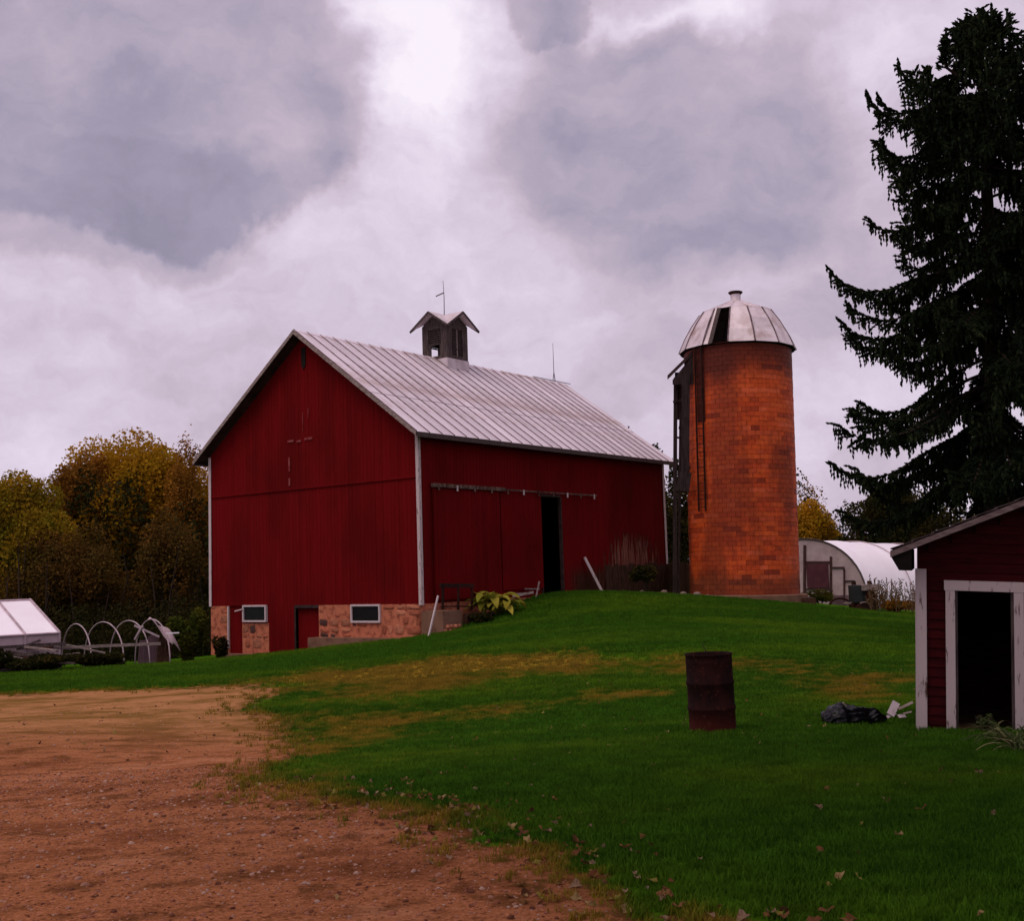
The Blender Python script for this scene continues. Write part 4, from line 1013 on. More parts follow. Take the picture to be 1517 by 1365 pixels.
dtree('tree', 120, 70, 648, 120, M['leaf_brown'], 2, 'russet-topped tree on the left shoulder of the tallest golden tree', n=36000, size=.21, crownlow=.1, lobes=34)
dtree('tree', 20, 64, 685, 190, M['leaf_olive'], 3, 'olive green tree at the left edge of the photo', n=60000, size=.21, lobes=50, crownlow=.05)
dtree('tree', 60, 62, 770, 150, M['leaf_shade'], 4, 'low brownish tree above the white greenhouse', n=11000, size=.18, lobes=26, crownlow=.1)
dtree('tree', 262, 71, 640, 130, M['leaf_gold'], 61, 'golden-brown tree merging with the right side of the tallest golden tree', n=40000, size=.21, lobes=40, crownlow=.05)
dtree('tree', 285, 68, 655, 90, M['leaf_brown'], 5, 'thin brownish tree right behind the left eave of the barn', n=11000, size=.18, lobes=26, crownlow=.1, wisp=.1)
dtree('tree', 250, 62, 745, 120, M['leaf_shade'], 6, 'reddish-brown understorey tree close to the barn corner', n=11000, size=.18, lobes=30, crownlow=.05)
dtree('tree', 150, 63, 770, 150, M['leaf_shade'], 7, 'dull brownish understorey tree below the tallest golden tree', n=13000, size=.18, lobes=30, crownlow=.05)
dtree('tree', -75, 66, 700, 170, M['leaf_gold'], 8, 'golden tree just beyond the left edge', n=6000, crownlow=.15)
dtree('tree', 1212, 88, 735, 105, M['leaf_gold'], 9, 'round golden-yellow tree behind the right polytunnel', n=32000, size=.22, crownlow=.05, lobes=34)
dtree('tree', 1202, 98, 690, 70, M['leaf_brown'], 10, 'sparse nearly bare tree above the golden tree by the silo', n=1100, size=.22, crownlow=.3, wisp=.3)
dtree('tree', 973, 74, 636, 74, M['leaf_dark'], 11, 'dark autumn tree between barn roof end and silo', n=6500, crownlow=.1)
dtree('tree', 1012, 78, 655, 60, M['leaf_dark'], 12, 'dark tree seen through the gap behind the chute frame', n=4200, crownlow=.1)
dtree('tree', 905, 95, 598, 60, M['leaf_brown'], 13, 'thin treetop just showing over the barn roof', n=2600, size=.2, crownlow=.2, wisp=.25)
dtree('tree', 940, 92, 628, 46, M['leaf_dark'], 14, 'small dark treetop over the lower barn roof', n=2600, size=.22, crownlow=.1)
dtree('tree', 1008, 64, 745, 52, M['leaf_dark'], 15, 'dark shrubby tree filling the gap between barn and silo', n=4500, size=.2, crownlow=.02)
dtree('tree', 1312, 84, 712, 190, M['leaf_dark'], 16, 'dark tree behind the spruce skirts', n=26000, crownlow=.1)
dtree('tree', 1400, 85, 700, 170, M['leaf_dark'], 17, 'dark tree behind the spruce trunk', n=8000, crownlow=.05)
dtree('tree', 1500, 80, 690, 180, M['leaf_olive'], 18, 'olive tree behind the shed roof', n=8000, crownlow=.05)
mp0 = Vector((5.2, -3.2, gz(5.2, -3.2)))      # the maple the fallen leaves come from, overhead and out of the frame
mt = thing('maple_tree', mp0, 'broad maple standing behind the viewer, shading the near lawn', 'tree')
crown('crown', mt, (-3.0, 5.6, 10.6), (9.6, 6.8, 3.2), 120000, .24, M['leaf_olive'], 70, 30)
mb = MB(); mb.tube([(0, 0, -.3), (.1, 0, 3), (-.2, .8, 6.5), (-.8, 2.6, 9.5), (-1, 4, 12.5)], [.42, .32, .27, .16, .05], 12)
for a_ in range(7): mb.tube([(-.2, .7, 6+a_*.4), (-.7+2*cos(a_*.9), 2.2+2*sin(a_*.9), 8.6+a_*.3), (-1.2+4*cos(a_*.9), 4.2+3.6*sin(a_*.9), 10.5+a_*.3)], [.13, .09, .03], 7)
mb.build('trunk', M['bark_grey'], mt)
# woodland behind, reading as one mass
r = np.random.default_rng(77); PP = []; 
for x0, x1, Y0, Y1, top0, top1, n in ((-90, 330, 66, 82, 725, 1000, 60000), (240, 1080, 90, 110, 700, 960, 30000), (1180, 1650, 96, 120, 735, 960, 24000)):
    px = r.uniform(x0, x1, n); Y = r.uniform(Y0, Y1, n); tp = top0+28*np.sin(px*.031)+20*np.sin(px*.083+1); py = tp+(top1-tp)*r.uniform(0, 1, n)**.8
    X = (px-CX)/F*Y; Z = EYE+(847-(px-CX)*ROL-py)/F*Y*1.0
    PP.append(np.stack([X, Y, Z], -1))
PP = np.concatenate(PP); PP = PP[PP[:, 2] > -2.2]
for x0, x1, Y0, Y1, h_, n in ((-120, 330, 53, 62, 2.8, 40000), (985, 1030, 57, 64, 3.0, 3000)):
    px = r.uniform(x0, x1, n); Y = r.uniform(Y0, Y1, n); X = (px-CX)/F*Y; Z = hgt(X, Y)+h_*(.6+.4*np.sin(px*.09+Y))*r.uniform(0, 1, n)**1.3
    PP = np.concatenate([PP, np.stack([X, Y, Z], -1)])
V, Fq, T = leaves(PP, r.uniform(.2, .42, len(PP))*np.where(np.arange(len(PP)) > len(PP)-43000, .5, 1.), r.uniform(0, .7, len(PP)), .7, .2, 5)
link('woodland', npmesh('woodland', V, Fq, M['leaf_dark'], T), kind='stuff', label='dark undergrowth and woodland behind the farm', category='woodland')
r_ = random.Random(31); mb = MB()
for k in range(34):     # thin pale stems seen in the dark understorey
    px = r_.uniform(0, 320); Y = r_.uniform(58, 66); p = at(px, 900, Y); zg = gz(p.x, p.y); h_ = r_.uniform(3, 6.5); l_ = r_.uniform(-.8, .8)
    mb.tube([(p.x, p.y, zg-.2), (p.x+l_*.3, p.y, zg+h_*.5), (p.x+l_, p.y, zg+h_)], [.06, .045, .015], 5)
mb.build('saplings', M['bark'], None, kind='stuff', label='thin bare stems standing in the dark understorey', category='saplings')

def bush(px, py, Y, wpx, hpx, mat, seed, label, n=2500, size=.12, name='shrub', group=None):
    p = at(px, py, Y); p.z = gz(p.x, p.y); H = hpx*Y/F; W_ = wpx*Y/F/2
    t = thing(name, p, label, 'shrub', group=group)
    crown('crown', t, (0, 0, H*.48), (W_, W_*.8, H*.56), n, size, mat, seed, 12, wisp=.12)
    mb = MB(); r = random.Random(seed)
    for k in range(6): a = r.uniform(0, 6.28); mb.tube([(0, 0, -.1), (cos(a)*W_*.4, sin(a)*W_*.3, H*.5), (cos(a)*W_*.7, sin(a)*W_*.5, H*.9)], [.03, .02, .006], 5)
    mb.build('stem', M['bark'], t)
bush(283, 982, 46, 78, 82, M['leaf_shrub'], 50, 'rounded olive-green shrub left of the barn corner', n=7000, size=.13)
bush(238, 984, 45, 40, 30, M['leaf_shrub'], 51, 'low green weeds before the grey sheets', n=1500, size=.12)
bush(60, 998, 38.5, 130, 28, M['leaf_dark'], 52, 'dark low undergrowth below the lumber pile', n=4500, size=.12)
bush(150, 990, 41, 100, 24, M['leaf_dark'], 53, 'dark low weeds under the bare hoops', n=3500, size=.12)
bush(-10, 1000, 38, 80, 40, M['leaf_dark'], 54, 'dark undergrowth at the left edge', n=2500, size=.12)
bush(955, 890, 50.6, 46, 46, M['leaf_dark'], 55, 'dark scraggly weed against the plank skirting', n=1300, size=.13)
bush(325, 976, 48, 34, 34, M['leaf_dark'], 56, 'dark rounded clump at the far left corner of the barn', n=2500, size=.09)
bush(1215, 905, 57, 60, 22, M['leaf_shrub'], 57, 'low weeds behind the silo plinth', n=1300, size=.12)
bush(1330, 912, 52, 70, 26, M['leaf_brown'], 58, 'brown weeds along the polytunnel foot', n=1800, size=.11)
bush(712, 932, 43.4, 60, 18, M['leaf_dark'], 59, 'dark weeds around the timber edging', n=1800, size=.1)
bush(1462, 1098, 13.0, 40, 32, M['strap'], 60, 'small leafy weeds in the shed doorway', n=500, size=.05)
# tall dry weeds before the polytunnel
r_ = random.Random(8); mb = MB()
for k in range(90):
    px = r_.uniform(1288, 1360); Y = r_.uniform(50, 56); p = at(px, 905, Y); zg = gz(p.x, p.y); h_ = r_.uniform(.5, 1.6); l_ = r_.uniform(-.3, .3)
    mb.tube([(p.x, p.y, zg-.1), (p.x+l_*.5, p.y, zg+h_*.6), (p.x+l_, p.y, zg+h_)], [.014, .011, .005], 4, t=r_.random())
    for q in range(7):
        a = Vector((p.x+l_*(.4+.1*q), p.y, zg+h_*(.4+.09*q))); mb.bar(a, a+Vector((r_.uniform(-.14, .14), r_.uniform(-.1, .1), r_.uniform(0, .14))), .02, .03, t=r_.random())
mb.build('dry_weeds', M['weed'], None, kind='stuff', label='tall dry weed stems in front of the white polytunnel', category='weeds')

# ------------------------------------------------------------------ SPRUCE
def spruce(px_base, Y, pytop, label, seed, lean, prof, leaders, group='dark spruces behind the shed', dens=1.0, zlo=3.0):
    r = random.Random(seed); p = at(px_base, 1000, Y); zg = gz(p.x, p.y); H = at(px_base, pytop, Y).z-zg
    t = thing('spruce_tree', (p.x, p.y, zg), label, 'spruce', group=group)
    def tx(z): u = z/H; return Vector((lean*(1-(1-u)**1.8), 0, z))
    pts = [tx(H*k/10) for k in range(11)]; pts[0].z = -.4
    mb = MB(); mb.tube(pts, [.38*(1-k/10.6)**.9+.03 for k in range(11)], 10)
    C, Dn, Sz, Tt = [], [], [], []
    def sprig(c, d, s): C.append(c); Dn.append(d); Sz.append(s); Tt.append(r.random())
    def branch(s, az, L, el, up=1.):
        "one limb: droops, then turns up at the tip; carries side twigs and hanging sprays"
        n = max(5, int(L/.22)); p = s.copy(); path = [p.copy()]; hd = Vector((cos(az), sin(az), 0)); sd_ = Vector((-sin(az), cos(az), 0))
        wob = r.uniform(-.25, .25)
        for i in range(n):
            u = (i+1)/n; e_ = el - .38*math.sin(u*pi*.75) + (1.15*up)*max(0, u-.6)/.4
            hd2 = (hd+sd_*wob*u).normalized(); p = p + (hd2*cos(e_)+Vector((0, 0, sin(e_))))*(L/n); path.append(p.copy())
        mb.tube(path, [max(.008, .055*(L/4)*(1-i/(n+1))) for i in range(n+1)], 5)
        for i in range(1, n+1):
            u = i/n
            if u < .16: continue
            q = path[i]; d = (path[i]-path[i-1]).normalized(); side = Vector((-d.y, d.x, 0)).normalized()
            k = int(5*dens)
            for _ in range(k+1):
                sg = r.choice((-1, 1)); ln = (.2+.9*(1-u)*min(1, L/3)+.2)*r.uniform(.5, 1.1)
                dd_ = (d*.7+side*sg*r.uniform(.5, 1.1)+Vector((0, 0, r.uniform(-.25, .15)))).normalized()
                m_ = max(2, int(ln/.13)); a = q + d*r.uniform(-.1, .1)
                for j in range(m_):
                    dd_ = (dd_+Vector((0, 0, -.10))).normalized(); a = a+dd_*.13
                    sprig(a, dd_+Vector((r.uniform(-.3, .3),)*3), .24)
                    sprig(a, Vector((r.uniform(-.5, .5), r.uniform(-.5, .5), r.uniform(.05, .6)))+dd_*.5, .17)
                    if r.random() < .5*(1.25-u*.6):       # hanging spray
                        hl = r.choice((.13, .15, .28, .3, .45)); b_ = a.copy()
                        for h_ in range(max(1, int(hl/.13))):
                            b_ = b_+Vector((r.uniform(-.02, .02), r.uniform(-.02, .02), -.13)); sprig(b_, Vector((r.uniform(-.25, .25), r.uniform(-.25, .25), -1)), .2)
            for _ in range(2): sprig(q+Vector((0, 0, .03)), d+Vector((r.uniform(-.4, .4), r.uniform(-.4, .4), r.uniform(.2, .9))), .2)
        for _ in range(5): sprig(path[-1], d+Vector((r.uniform(-.5, .5), r.uniform(-.5, .5), r.uniform(0, .8))), .2)
    z = zlo
    while z < H-.25:
        L0 = prof(H-z); k = r.choice((4, 5, 5)) if L0 > 1 else 5; a0 = r.uniform(0, 6.28)
        for j in range(k):
            L = L0*r.choice((r.uniform(.6, .85), r.uniform(.85, 1.1), r.uniform(.85, 1.0))); u = z/H
            branch(tx(z+r.uniform(-.15, .15)), a0+2*pi*j/k+r.uniform(-.35, .35), L, -.25+.75*u**2+r.uniform(-.12, .12))
        z += .52 if L0 > 1 else .26
    for (dx, dz, ln) in leaders:       # upturned secondary tops
        s = tx(H-dz)+Vector((dx*.2, 0, 0)); e_ = Vector((tx(H).x+dx, r.uniform(-.3, .3), H-dz+ln)); mb.tube([s, (s+e_)/2+Vector((dx*.35, 0, -.1)), e_], [.07, .045, .012], 5)
        for q in range(26):
            a = ((s+e_)/2+Vector((dx*.35, 0, -.1))).lerp(e_, q/25)
            for _ in range(7): az = r.uniform(0, 6.28); sprig(a+Vector((cos(az), sin(az), 0))*r.uniform(0, .26)*(1-q/30), Vector((cos(az), sin(az), r.uniform(.1, 1.))), .2)
    mb.build('trunk', M['bark'], t)
    C = np.array([list(c) for c in C]); Dn = np.array([list(c) for c in Dn]); Sz = np.array(Sz); Tt = np.array(Tt)
    V1, F1, T1 = leaves(C, Sz, Tt, .38, direc=Dn, seed=seed); V2, F2, T2 = leaves(C, Sz*.95, Tt, .38, direc=Dn, seed=seed+9)
    # needle fringe: short side needles breaking the outline of each spray
    rr = np.random.default_rng(seed); sdv = unit(Dn)+rr.normal(size=Dn.shape)*.7; V3, F3, T3 = leaves(C+unit(Dn)*Sz[:, None]*.2, Sz*.55, Tt, .25, direc=sdv, seed=seed+17)
    V = np.concatenate([V1, V2, V3]); Fa = np.concatenate([F1, F2+len(V1), F3+len(V1)+len(V2)])
    link('crown', npmesh('crown', V, Fa, M['spruce'], np.concatenate([T1, T2, T3])), t)
    print('spruce sprigs', len(C))
def prof1(d): return float(np.interp(d, [0, .6, 1.2, 2.0, 3.0, 5, 7, 10, 14, 17], [.4, .75, 1.5, 2.7, 3.8, 4.0, 4.5, 4.9, 5.2, 5.0]))
spruce(1480, 33, 22, 'big dark spruce whose left side hangs over the polytunnel', 5, .8, prof1, [(-1.15, 2.3, 1.5), (-.6, 1.7, 1.35), (.55, 1.6, 1.4), (.95, 2.3, 1.4)], dens=.85, zlo=5.0)
def prof2(d): return float(np.interp(d, [0, 1, 3, 6, 10, 17, 20], [.3, 1., 2.0, 2.8, 3.6, 3.9, 3.0]))
spruce(1730, 31, 110, 'second dark spruce at the right edge of the photo', 6, .3, prof2, [(-.7, 1.5, 1.2)], dens=1.0)

# ------------------------------------------------------------------ POLYTUNNEL at the right
TY = YAW-.13; tU = Vector((cos(TY), sin(TY), 0)); tV = Vector((-sin(TY), cos(TY), 0))
pc = at(1192, 890, 68.); TZ = at(1235, 906, 66.).z; TR = 4.1; THh = at(1195, 799, 68).z-TZ
pt_ = thing('polytunnel', (pc.x, pc.y, TZ), 'large arched white plastic polytunnel with framed end wall right of the silo', 'polytunnel', TY); pt_.rotation_euler = (0, .028, TY)
def arc(u): 
    "tunnel section, u 0..1 from the right foot (-y) over the top"
    a = pi*u; return (-cos(a)*TR*(1-.0*sin(a)), (sin(a)**.82)*THh)
TL = 24.
n = 28; mb = MB(); vs = []; 
for i in range(15):
    X = TL*i/14
    for k in range(n+1):
        y_, z_ = arc(k/n); sag = -.035*(i % 2); vs.append((X, y_*(1+sag*.5), z_*(1+sag*.4)))
fs = [(i*(n+1)+k, i*(n+1)+k+1, (i+1)*(n+1)+k+1, (i+1)*(n+1)+k) for i in range(14) for k in range(n)]
mb.add(vs, fs); mb.build('film_cover', M['film'], pt_, True)
for X in (0.0, 6, 12, 18, 24):
    mb = MB(); mb.tube([(X-.01, *[c*1.006 for c in arc(k/n)]) for k in range(n+1)], .045 if X == 0 else .03, 6); mb.build('hoop', M['wood_dark'] if X == 0 else M['film_dirty'], pt_)
def ez(y): a = math.acos(max(-1, min(1, -y/TR))); return math.sin(a)**.82*THh
def T_(px, py): p = on_plane(px, py, (pc.x, pc.y, 0), tU)-Vector((pc.x, pc.y, TZ)); return p.dot(tV), p.z
mb = MB(); pts = [(0.03, *[c*.995 for c in arc(k/n)]) for k in range(n+1)]; mb.prism(pts, (.02, 0, 0)); mb.build('end_film', M['film_dirty'], pt_)
def ebar(nm, a, b, w_, mat='tunnel_frame', d=-.02): 
    mb = MB(); p = Vector((d, *T_(*a))); q = Vector((d, *T_(*b))); mb.bar(p, q, w_, .06, (1, 0, 0)); mb.build(nm, M[mat], pt_)
M['tunnel_frame'] = plain('tunnel_frame_wood', (.05, .022, .022), (.08, .04, .04), 3, .9)
ebar('stud', (1191, 808), (1192, 905), .16); ebar('stud', (1230, 825), (1231, 905), .13, d=-.022); ebar('stud', (1250, 843), (1251, 900), .09)
ebar('stud', (1262, 860), (1263, 898), .06); ebar('rail', (1192, 833), (1229, 833), .09); ebar('rail', (1232, 841), (1250, 841), .07); ebar('rail', (1251, 861), (1266, 861), .06)
ebar('stud', (1211, 875), (1211, 900), .09); ebar('rail', (1192, 873), (1230, 873), .06)
a = T_(1194, 836); b_ = T_(1228, 871); mb = MB(); mb.box((-.05, min(a[0], b_[0]), min(a[1], b_[1])), (-.01, max(a[0], b_[0]), max(a[1], b_[1]))); mb.build('door_panel', plain('maroon_panel', (.10, .035, .045), (.075, .025, .035), 2, .7), pt_)
a = T_(1232, 885); b_ = T_(1262, 900); mb = MB(); mb.box((-.03, min(a[0], b_[0]), b_[1]-.5), (-.005, max(a[0], b_[0]), a[1]+.1)); mb.build('base_board', M['sheet'], pt_)
for s_ in (-1, 1): mb = MB(); mb.box((0, s_*TR-.04, -.3), (TL, s_*TR+.04, .25)); mb.build('base_board', M['wood_grey'], pt_)

# old farm implement by the tunnel
fm_o = on_ground(at(1272, 905, 52)); fm = thing('farm_implement', fm_o, 'dark boxy old farm implement with pale board on top and half-buried wheel', 'implement')
def mp(px, py, d=0.): return at(px, py, 52+d)-fm_o
def mbox(nm, a, b, mat, d0=-.3, d1=.4):
    p = mp(*a, d0); q = mp(*b, d1); mb = MB(); mb.box((min(p.x, q.x), p.y, min(p.z, q.z)), (max(p.x, q.x), q.y, max(p.z, q.z))); return mb.build(nm, M[mat], fm)
M['dark_grey'] = plain('dark_grey_metal', (.022, .026, .028), (.035, .035, .038), 2, .6)
mbox('hood_panel', (1263, 868), (1276, 892), 'dark_grey'); mbox('body', (1277, 874), (1290, 902), 'rust_metal'); mbox('board', (1277, 867), (1295, 874), 'wood_grey', -.45, .5)
mbox('chassis', (1262, 893), (1296, 904), 'rust_metal', -.2, .3); mbox('knob', (1286, 861), (1290, 867), 'rust_metal', -.1, .05); mbox('knob', (1264, 862), (1267, 867), 'rust_metal', -.1, .05); mbox('drawbar', (1250, 893), (1263, 895), 'wood_grey', -.1, .0)
wc = mp(1281, 908, -.45); mb = MB(); mb.tube([wc+Vector((cos(a)*.42, 0, sin(a)*.42)) for a in np.linspace(0, 2*pi, 25)], .05, 6, cap=False); mb.build('tyre', M['rust_metal'], fm)
mb = MB(); mb.tube([wc+Vector((cos(a)*.47, -.02, sin(a)*.47)) for a in np.linspace(.5, 2.0, 10)], .02, 5); mb.build('fender_rim', M['stone_w'], fm)
mb = MB(); mb.tube([wc+Vector((0, -.03, 0)), wc+Vector((0, .05, 0))], [.4, .4], 20); mb.build('wheel_disc', M['rust_metal'], fm)
mbox('bucket', (1288, 905), (1303, 913), 'dark_grey', -.6, -.1)
mb = MB(); c = on_ground(at(1245, 903, 53)); mb.tube([(cos(a)*.5, 0, sin(a)*.35) for a in np.linspace(0, pi, 12)], .05, 6); o = mb.build('old_tyre', M['rust_metal'], None); o.location = c; o['label'] = 'dark curved tyre half sunk in weeds left of the implement'; o['category'] = 'tyre'

# ------------------------------------------------------------------ COLD FRAME at the left, hoops, lumber
A = at(88, 938, 40); gE = Vector((-.78, -.62, 0)).normalized(); gD = Vector((-.62, .78, 0)).normalized()
rdg = at(42, 890, 43); zg = gz(A.x, A.y)-.1; ev = A.z-zg; rg = rdg.z-zg; wd_ = 3.7
cf = thing('greenhouse', (A.x, A.y, zg), 'white plastic gable greenhouse with white ribs at the left edge', 'greenhouse', math.atan2(gE.y, gE.x))
# local x = along gE, local y = -gD  => use matrix: y_local = (-sin,cos) of yaw
yl = Vector((-gE.y, gE.x, 0)); sy2 = 1 if yl.dot(gD) > 0 else -1
LN = 9.
def L_(x, y, z): return (x, sy2*y, z)
mb = MB(); mb.add([L_(0, 0, ev), L_(LN, 0, ev), L_(LN, wd_, rg), L_(0, wd_, rg)], [(0, 1, 2, 3)]); mb.add([L_(0, 2*wd_, ev), L_(LN, 2*wd_, ev), L_(LN, wd_, rg), L_(0, wd_, rg)], [(0, 1, 2, 3)]); mb.build('roof_film', M['film'], cf)
mb = MB(); mb.add([L_(0, 0, 0), L_(LN, 0, 0), L_(LN, 0, ev), L_(0, 0, ev)], [(0, 1, 2, 3)]); mb.add([L_(0, 2*wd_, 0), L_(LN, 2*wd_, 0), L_(LN, 2*wd_, ev), L_(0, 2*wd_, ev)], [(0, 1, 2, 3)]); mb.build('side_film', M['film_dirty'], cf)
for X in (0, LN): mb = MB(); mb.add([L_(X, 0, 0), L_(X, 0, ev), L_(X, wd_, rg), L_(X, 2*wd_, ev), L_(X, 2*wd_, 0)], [(0, 1, 2, 3, 4)]); mb.build('end_film', M['film_dirty'], cf)
for X in (0, 1.15, 2.3, 3.45, 4.6, 5.75, 6.9, 8.05, 9.):
    mb = MB(); mb.tube([L_(X, -.03, 0), L_(X, -.03, ev+.02), L_(X, wd_, rg+.04), L_(X, 2*wd_+.03, ev+.02), L_(X, 2*wd_+.03, 0)], .045, 6); mb.build('rib', M['pipe'], cf)
for (y_, z_) in ((-.04, ev), (wd_, rg+.03)): mb = MB(); mb.tube([L_(0, y_, z_), L_(LN, y_, z_)], .04, 6); mb.build('purlin', M['pipe'], cf)
mb = MB(); mb.bar(L_(-.2, -.1, ev-.38), L_(LN, -.1, ev-.38), .05, .1); mb.build('side_rail', M['wood_dark'], cf)
# bare hoops
for k, (px0, px1, pyt, pyb, Y, lb) in enumerate(((91, 136, 925, 962, 42, 'bare white hoop nearest the greenhouse'), (124, 184, 922, 977, 42.3, 'second bare hoop from the greenhouse'), (162, 222, 920, 980, 42.6, 'third bare hoop, with a prop across it'), (200, 252, 918, 955, 43, 'last bare hoop beside the heap of sheets'))):
    a = at(px0, pyb, Y+2.6); b_ = at(px1, pyb, Y); zt_ = at((px0+px1)/2, pyt, Y+1.2).z; a.z = gz(a.x, a.y)-.1; b_.z = gz(b_.x, b_.y)-.1
    pts = []
    for q in range(19):
        th = pi*q/18; c = a.lerp(b_, .5-.5*cos(th)); zz_ = c.z+(zt_-c.z)*(sin(th)**.75 if th not in (0, pi) else 0); pts.append(Vector((c.x, c.y, zz_))-b_)
    mb = MB(); mb.tube(pts, .026, 6); o = mb.build('tunnel_hoop', M['pipe'], None, True); o.location = b_; o['label'] = lb; o['category'] = 'hoop'; o['group'] = 'bare tunnel hoops left of the barn'
def wbar(nm, a, b, Ya, Yb, w1, w2, mat, label, cat):
    p = at(*a, Ya); q = at(*b, Yb); c = (p+q)/2; mb = MB(); mb.bar(p-c, q-c, w1, w2); o = mb.build(nm, M[mat], None); o.location = c; o['label'] = label; o['category'] = cat
wbar('long_rail', (95, 960), (238, 954), 41.5, 42.5, .1, .1, 'wood_grey', 'long pale rail running low past the bare hoops', 'rail')
wbar('prop_bar', (199, 927), (236, 944), 42.6, 42.8, .07, .07, 'pipe', 'thin pale bar slanting down right across the last hoops', 'bar')
wbar('prop_bar', (211, 928), (200, 948), 42.5, 42.7, .07, .07, 'pipe', 'short pale bar leaning left below the crossing bars', 'bar')
# leaning sheets and heap
for (x0, y0, x1, y1, Y, lb, mt, nm) in ((203, 950, 217, 985, 43.4, 'tall mauve-grey sheet leaning left in the heap', 'sheet', 'metal_sheet'), (216, 943, 231, 984, 43.6, 'wider mauve-grey sheet in the middle of the heap', 'sheet', 'metal_sheet'), (231, 947, 252, 984, 43.9, 'brownish sheet at the right end of the heap', 'wood_brown', 'metal_sheet')):
    p = at(x0, y1, Y); q = at(x1, y1, Y+.3); zt_ = at(x0, y0, Y).z; c = on_ground((p+q)/2, -.05)
    mb = MB(); n = 8
    for k in range(n): 
        a = p.lerp(q, k/n); b_ = p.lerp(q, (k+1)/n); dz = .03*(k % 2)
        mb.prism([Vector((a.x, a.y+dz, c.z))-c, Vector((b_.x, b_.y+dz, c.z))-c, Vector((b_.x, b_.y+dz+.3, zt_))-c, Vector((a.x, a.y+dz+.3, zt_))-c], (0, .015, 0))
    o = mb.build(nm, M[mt], None); o.location = c; o['label'] = lb; o['category'] = 'sheet'
c = at(246, 942, 43.6); mb = MB(); r = random.Random(4); vs = []; nu_, nv_ = 12, 8
for i in range(nv_):
    for j in range(nu_):
        u = j/(nu_-1); v = i/(nv_-1); vs.append((-.75+1.0*u+.2*v, .5*v, .62-1.05*(u**1.6)+.12*math.sin(7*u+4*v)+r.uniform(-.03, .03)-.12*v))
fs = [(i*nu_+j, i*nu_+j+1, (i+1)*nu_+j+1, (i+1)*nu_+j) for i in range(nv_-1) for j in range(nu_-1)]
mb.add(vs, fs); o = mb.build('torn_film', M['film_dirty'], None, True); o.location = c; o['label'] = 'torn piece of white plastic draped over the last hoop'; o['category'] = 'plastic film'; sm = o.modifiers.new('thickness', 'SOLIDIFY'); sm.thickness = .01
# white bits
wbar('pale_slat', (247, 939), (265, 938), 43.2, 43.4, .16, .04, 'film', 'bright white slat above the shrub by the heap', 'slat')
# lumber pile
r = random.Random(12)
MC = {'wood_dark': 'dark', 'wood_grey': 'pale grey', 'wood_brown': 'brown'}
PLB = ['weathered plank lying loose in the lumber pile by the greenhouse']*16
for k in range(16):
    px = r.uniform(-5, 95); py = r.uniform(958, 984); L = r.uniform(30, 70); sl = r.uniform(-.18, .16); Y = 39.2-(py-958)/40; mt_ = r.choice(['wood_dark', 'wood_grey', 'wood_brown', 'wood_dark'])
    lb_ = '%s %s plank %s, %s %s of the lumber pile' % ('longest' if k == 4 else 'long' if L > 50 else 'short', MC[mt_], 'rising rightward' if sl > .05 else 'falling rightward' if sl < -.06 else 'lying level', 'top' if py < 966 else 'middle' if py < 976 else 'foot', 'left' if px < 28 else 'centre' if px < 62 else 'right')
    wbar('plank', (px-L/2, py+L/2*sl), (px+L/2, py-L/2*sl), Y, Y+r.uniform(-.3, .5), .16, .06, mt_, lb_, 'plank')
    bpy.context.scene.collection.objects[-1]['group'] = 'planks of the lumber pile'
wbar('plank', (0, 972), (60, 949), 39, 39.4, .12, .08, 'wood_dark', 'dark plank slanting up in front of the greenhouse wall', 'plank')
wbar('plank', (95, 955), (156, 968), 40.2, 40.6, .16, .05, 'wood_grey', 'pale grey plank lying right of the greenhouse corner', 'plank')

# ------------------------------------------------------------------ grass, gravel, leaves
def tuft(seed, n, h, mat, spread):
    r = random.Random(seed); mb = MB()
    for k in range(n):
        a = r.uniform(0, 6.28); b = r.uniform(0, 6.28); rad = r.uniform(0, spread); x_, y_ = cos(a)*rad, sin(a)*rad; hh = h*r.uniform(.5, 1.1); le = r.uniform(.1, .9)*hh; w_ = .0032
        sx, sy = -sin(b)*w_, cos(b)*w_; t = r.random()
        mb.add([(x_-sx, y_-sy, -.01), (x_+sx, y_+sy, -.01), (x_+cos(b)*le*.4+sx*.8, y_+sin(b)*le*.4+sy*.8, hh*.6), (x_+cos(b)*le*.4-sx*.8, y_+sin(b)*le*.4-sy*.8, hh*.6), (x_+cos(b)*le, y_+sin(b)*le, hh)],
               [(0, 1, 2, 3), (3, 2, 4)], 0, t)
    return mb.mesh('grass_tuft', mat)
m, g = newmat('grass_blades')
t = g.attr('tint')[2]; dry = g.attr('dry', 'INSTANCER')[2]
Pp = g.node('ShaderNodeNewGeometry').outputs['Position']; nb = g.noise(g.scale(Pp, .25, .6, 1), .5, 4, .55); nm_ = g.noise(Pp, 2.6, 4)
c = g.mix(t, (.030, .096, .006), (.058, .156, .009)); c = g.mix(g.m('MULTIPLY', g.step(nb, .45, .65), .5), c, (.125, .22, .010))
dk = g.m('ADD', g.m('ADD', dry, g.m('MULTIPLY', g.m('SUBTRACT', nm_, .5), 1.5)), g.m('MULTIPLY', g.m('SUBTRACT', g.noise(Pp, .55, 5, .6), .5), 1.6))
c = g.mix(g.step(dk, .4, 1.0), c, g.mix(t, (.27, .17, .026), (.19, .145, .016)))
c = g.mix(1., c, g.mix(g.step(nm_, .3, .7), (.78, .74, .8), (1.22, 1.16, 1.1)), 'MULTIPLY')
finish(g, c, .7, spec=.03, trans=.3); M['blades'] = m
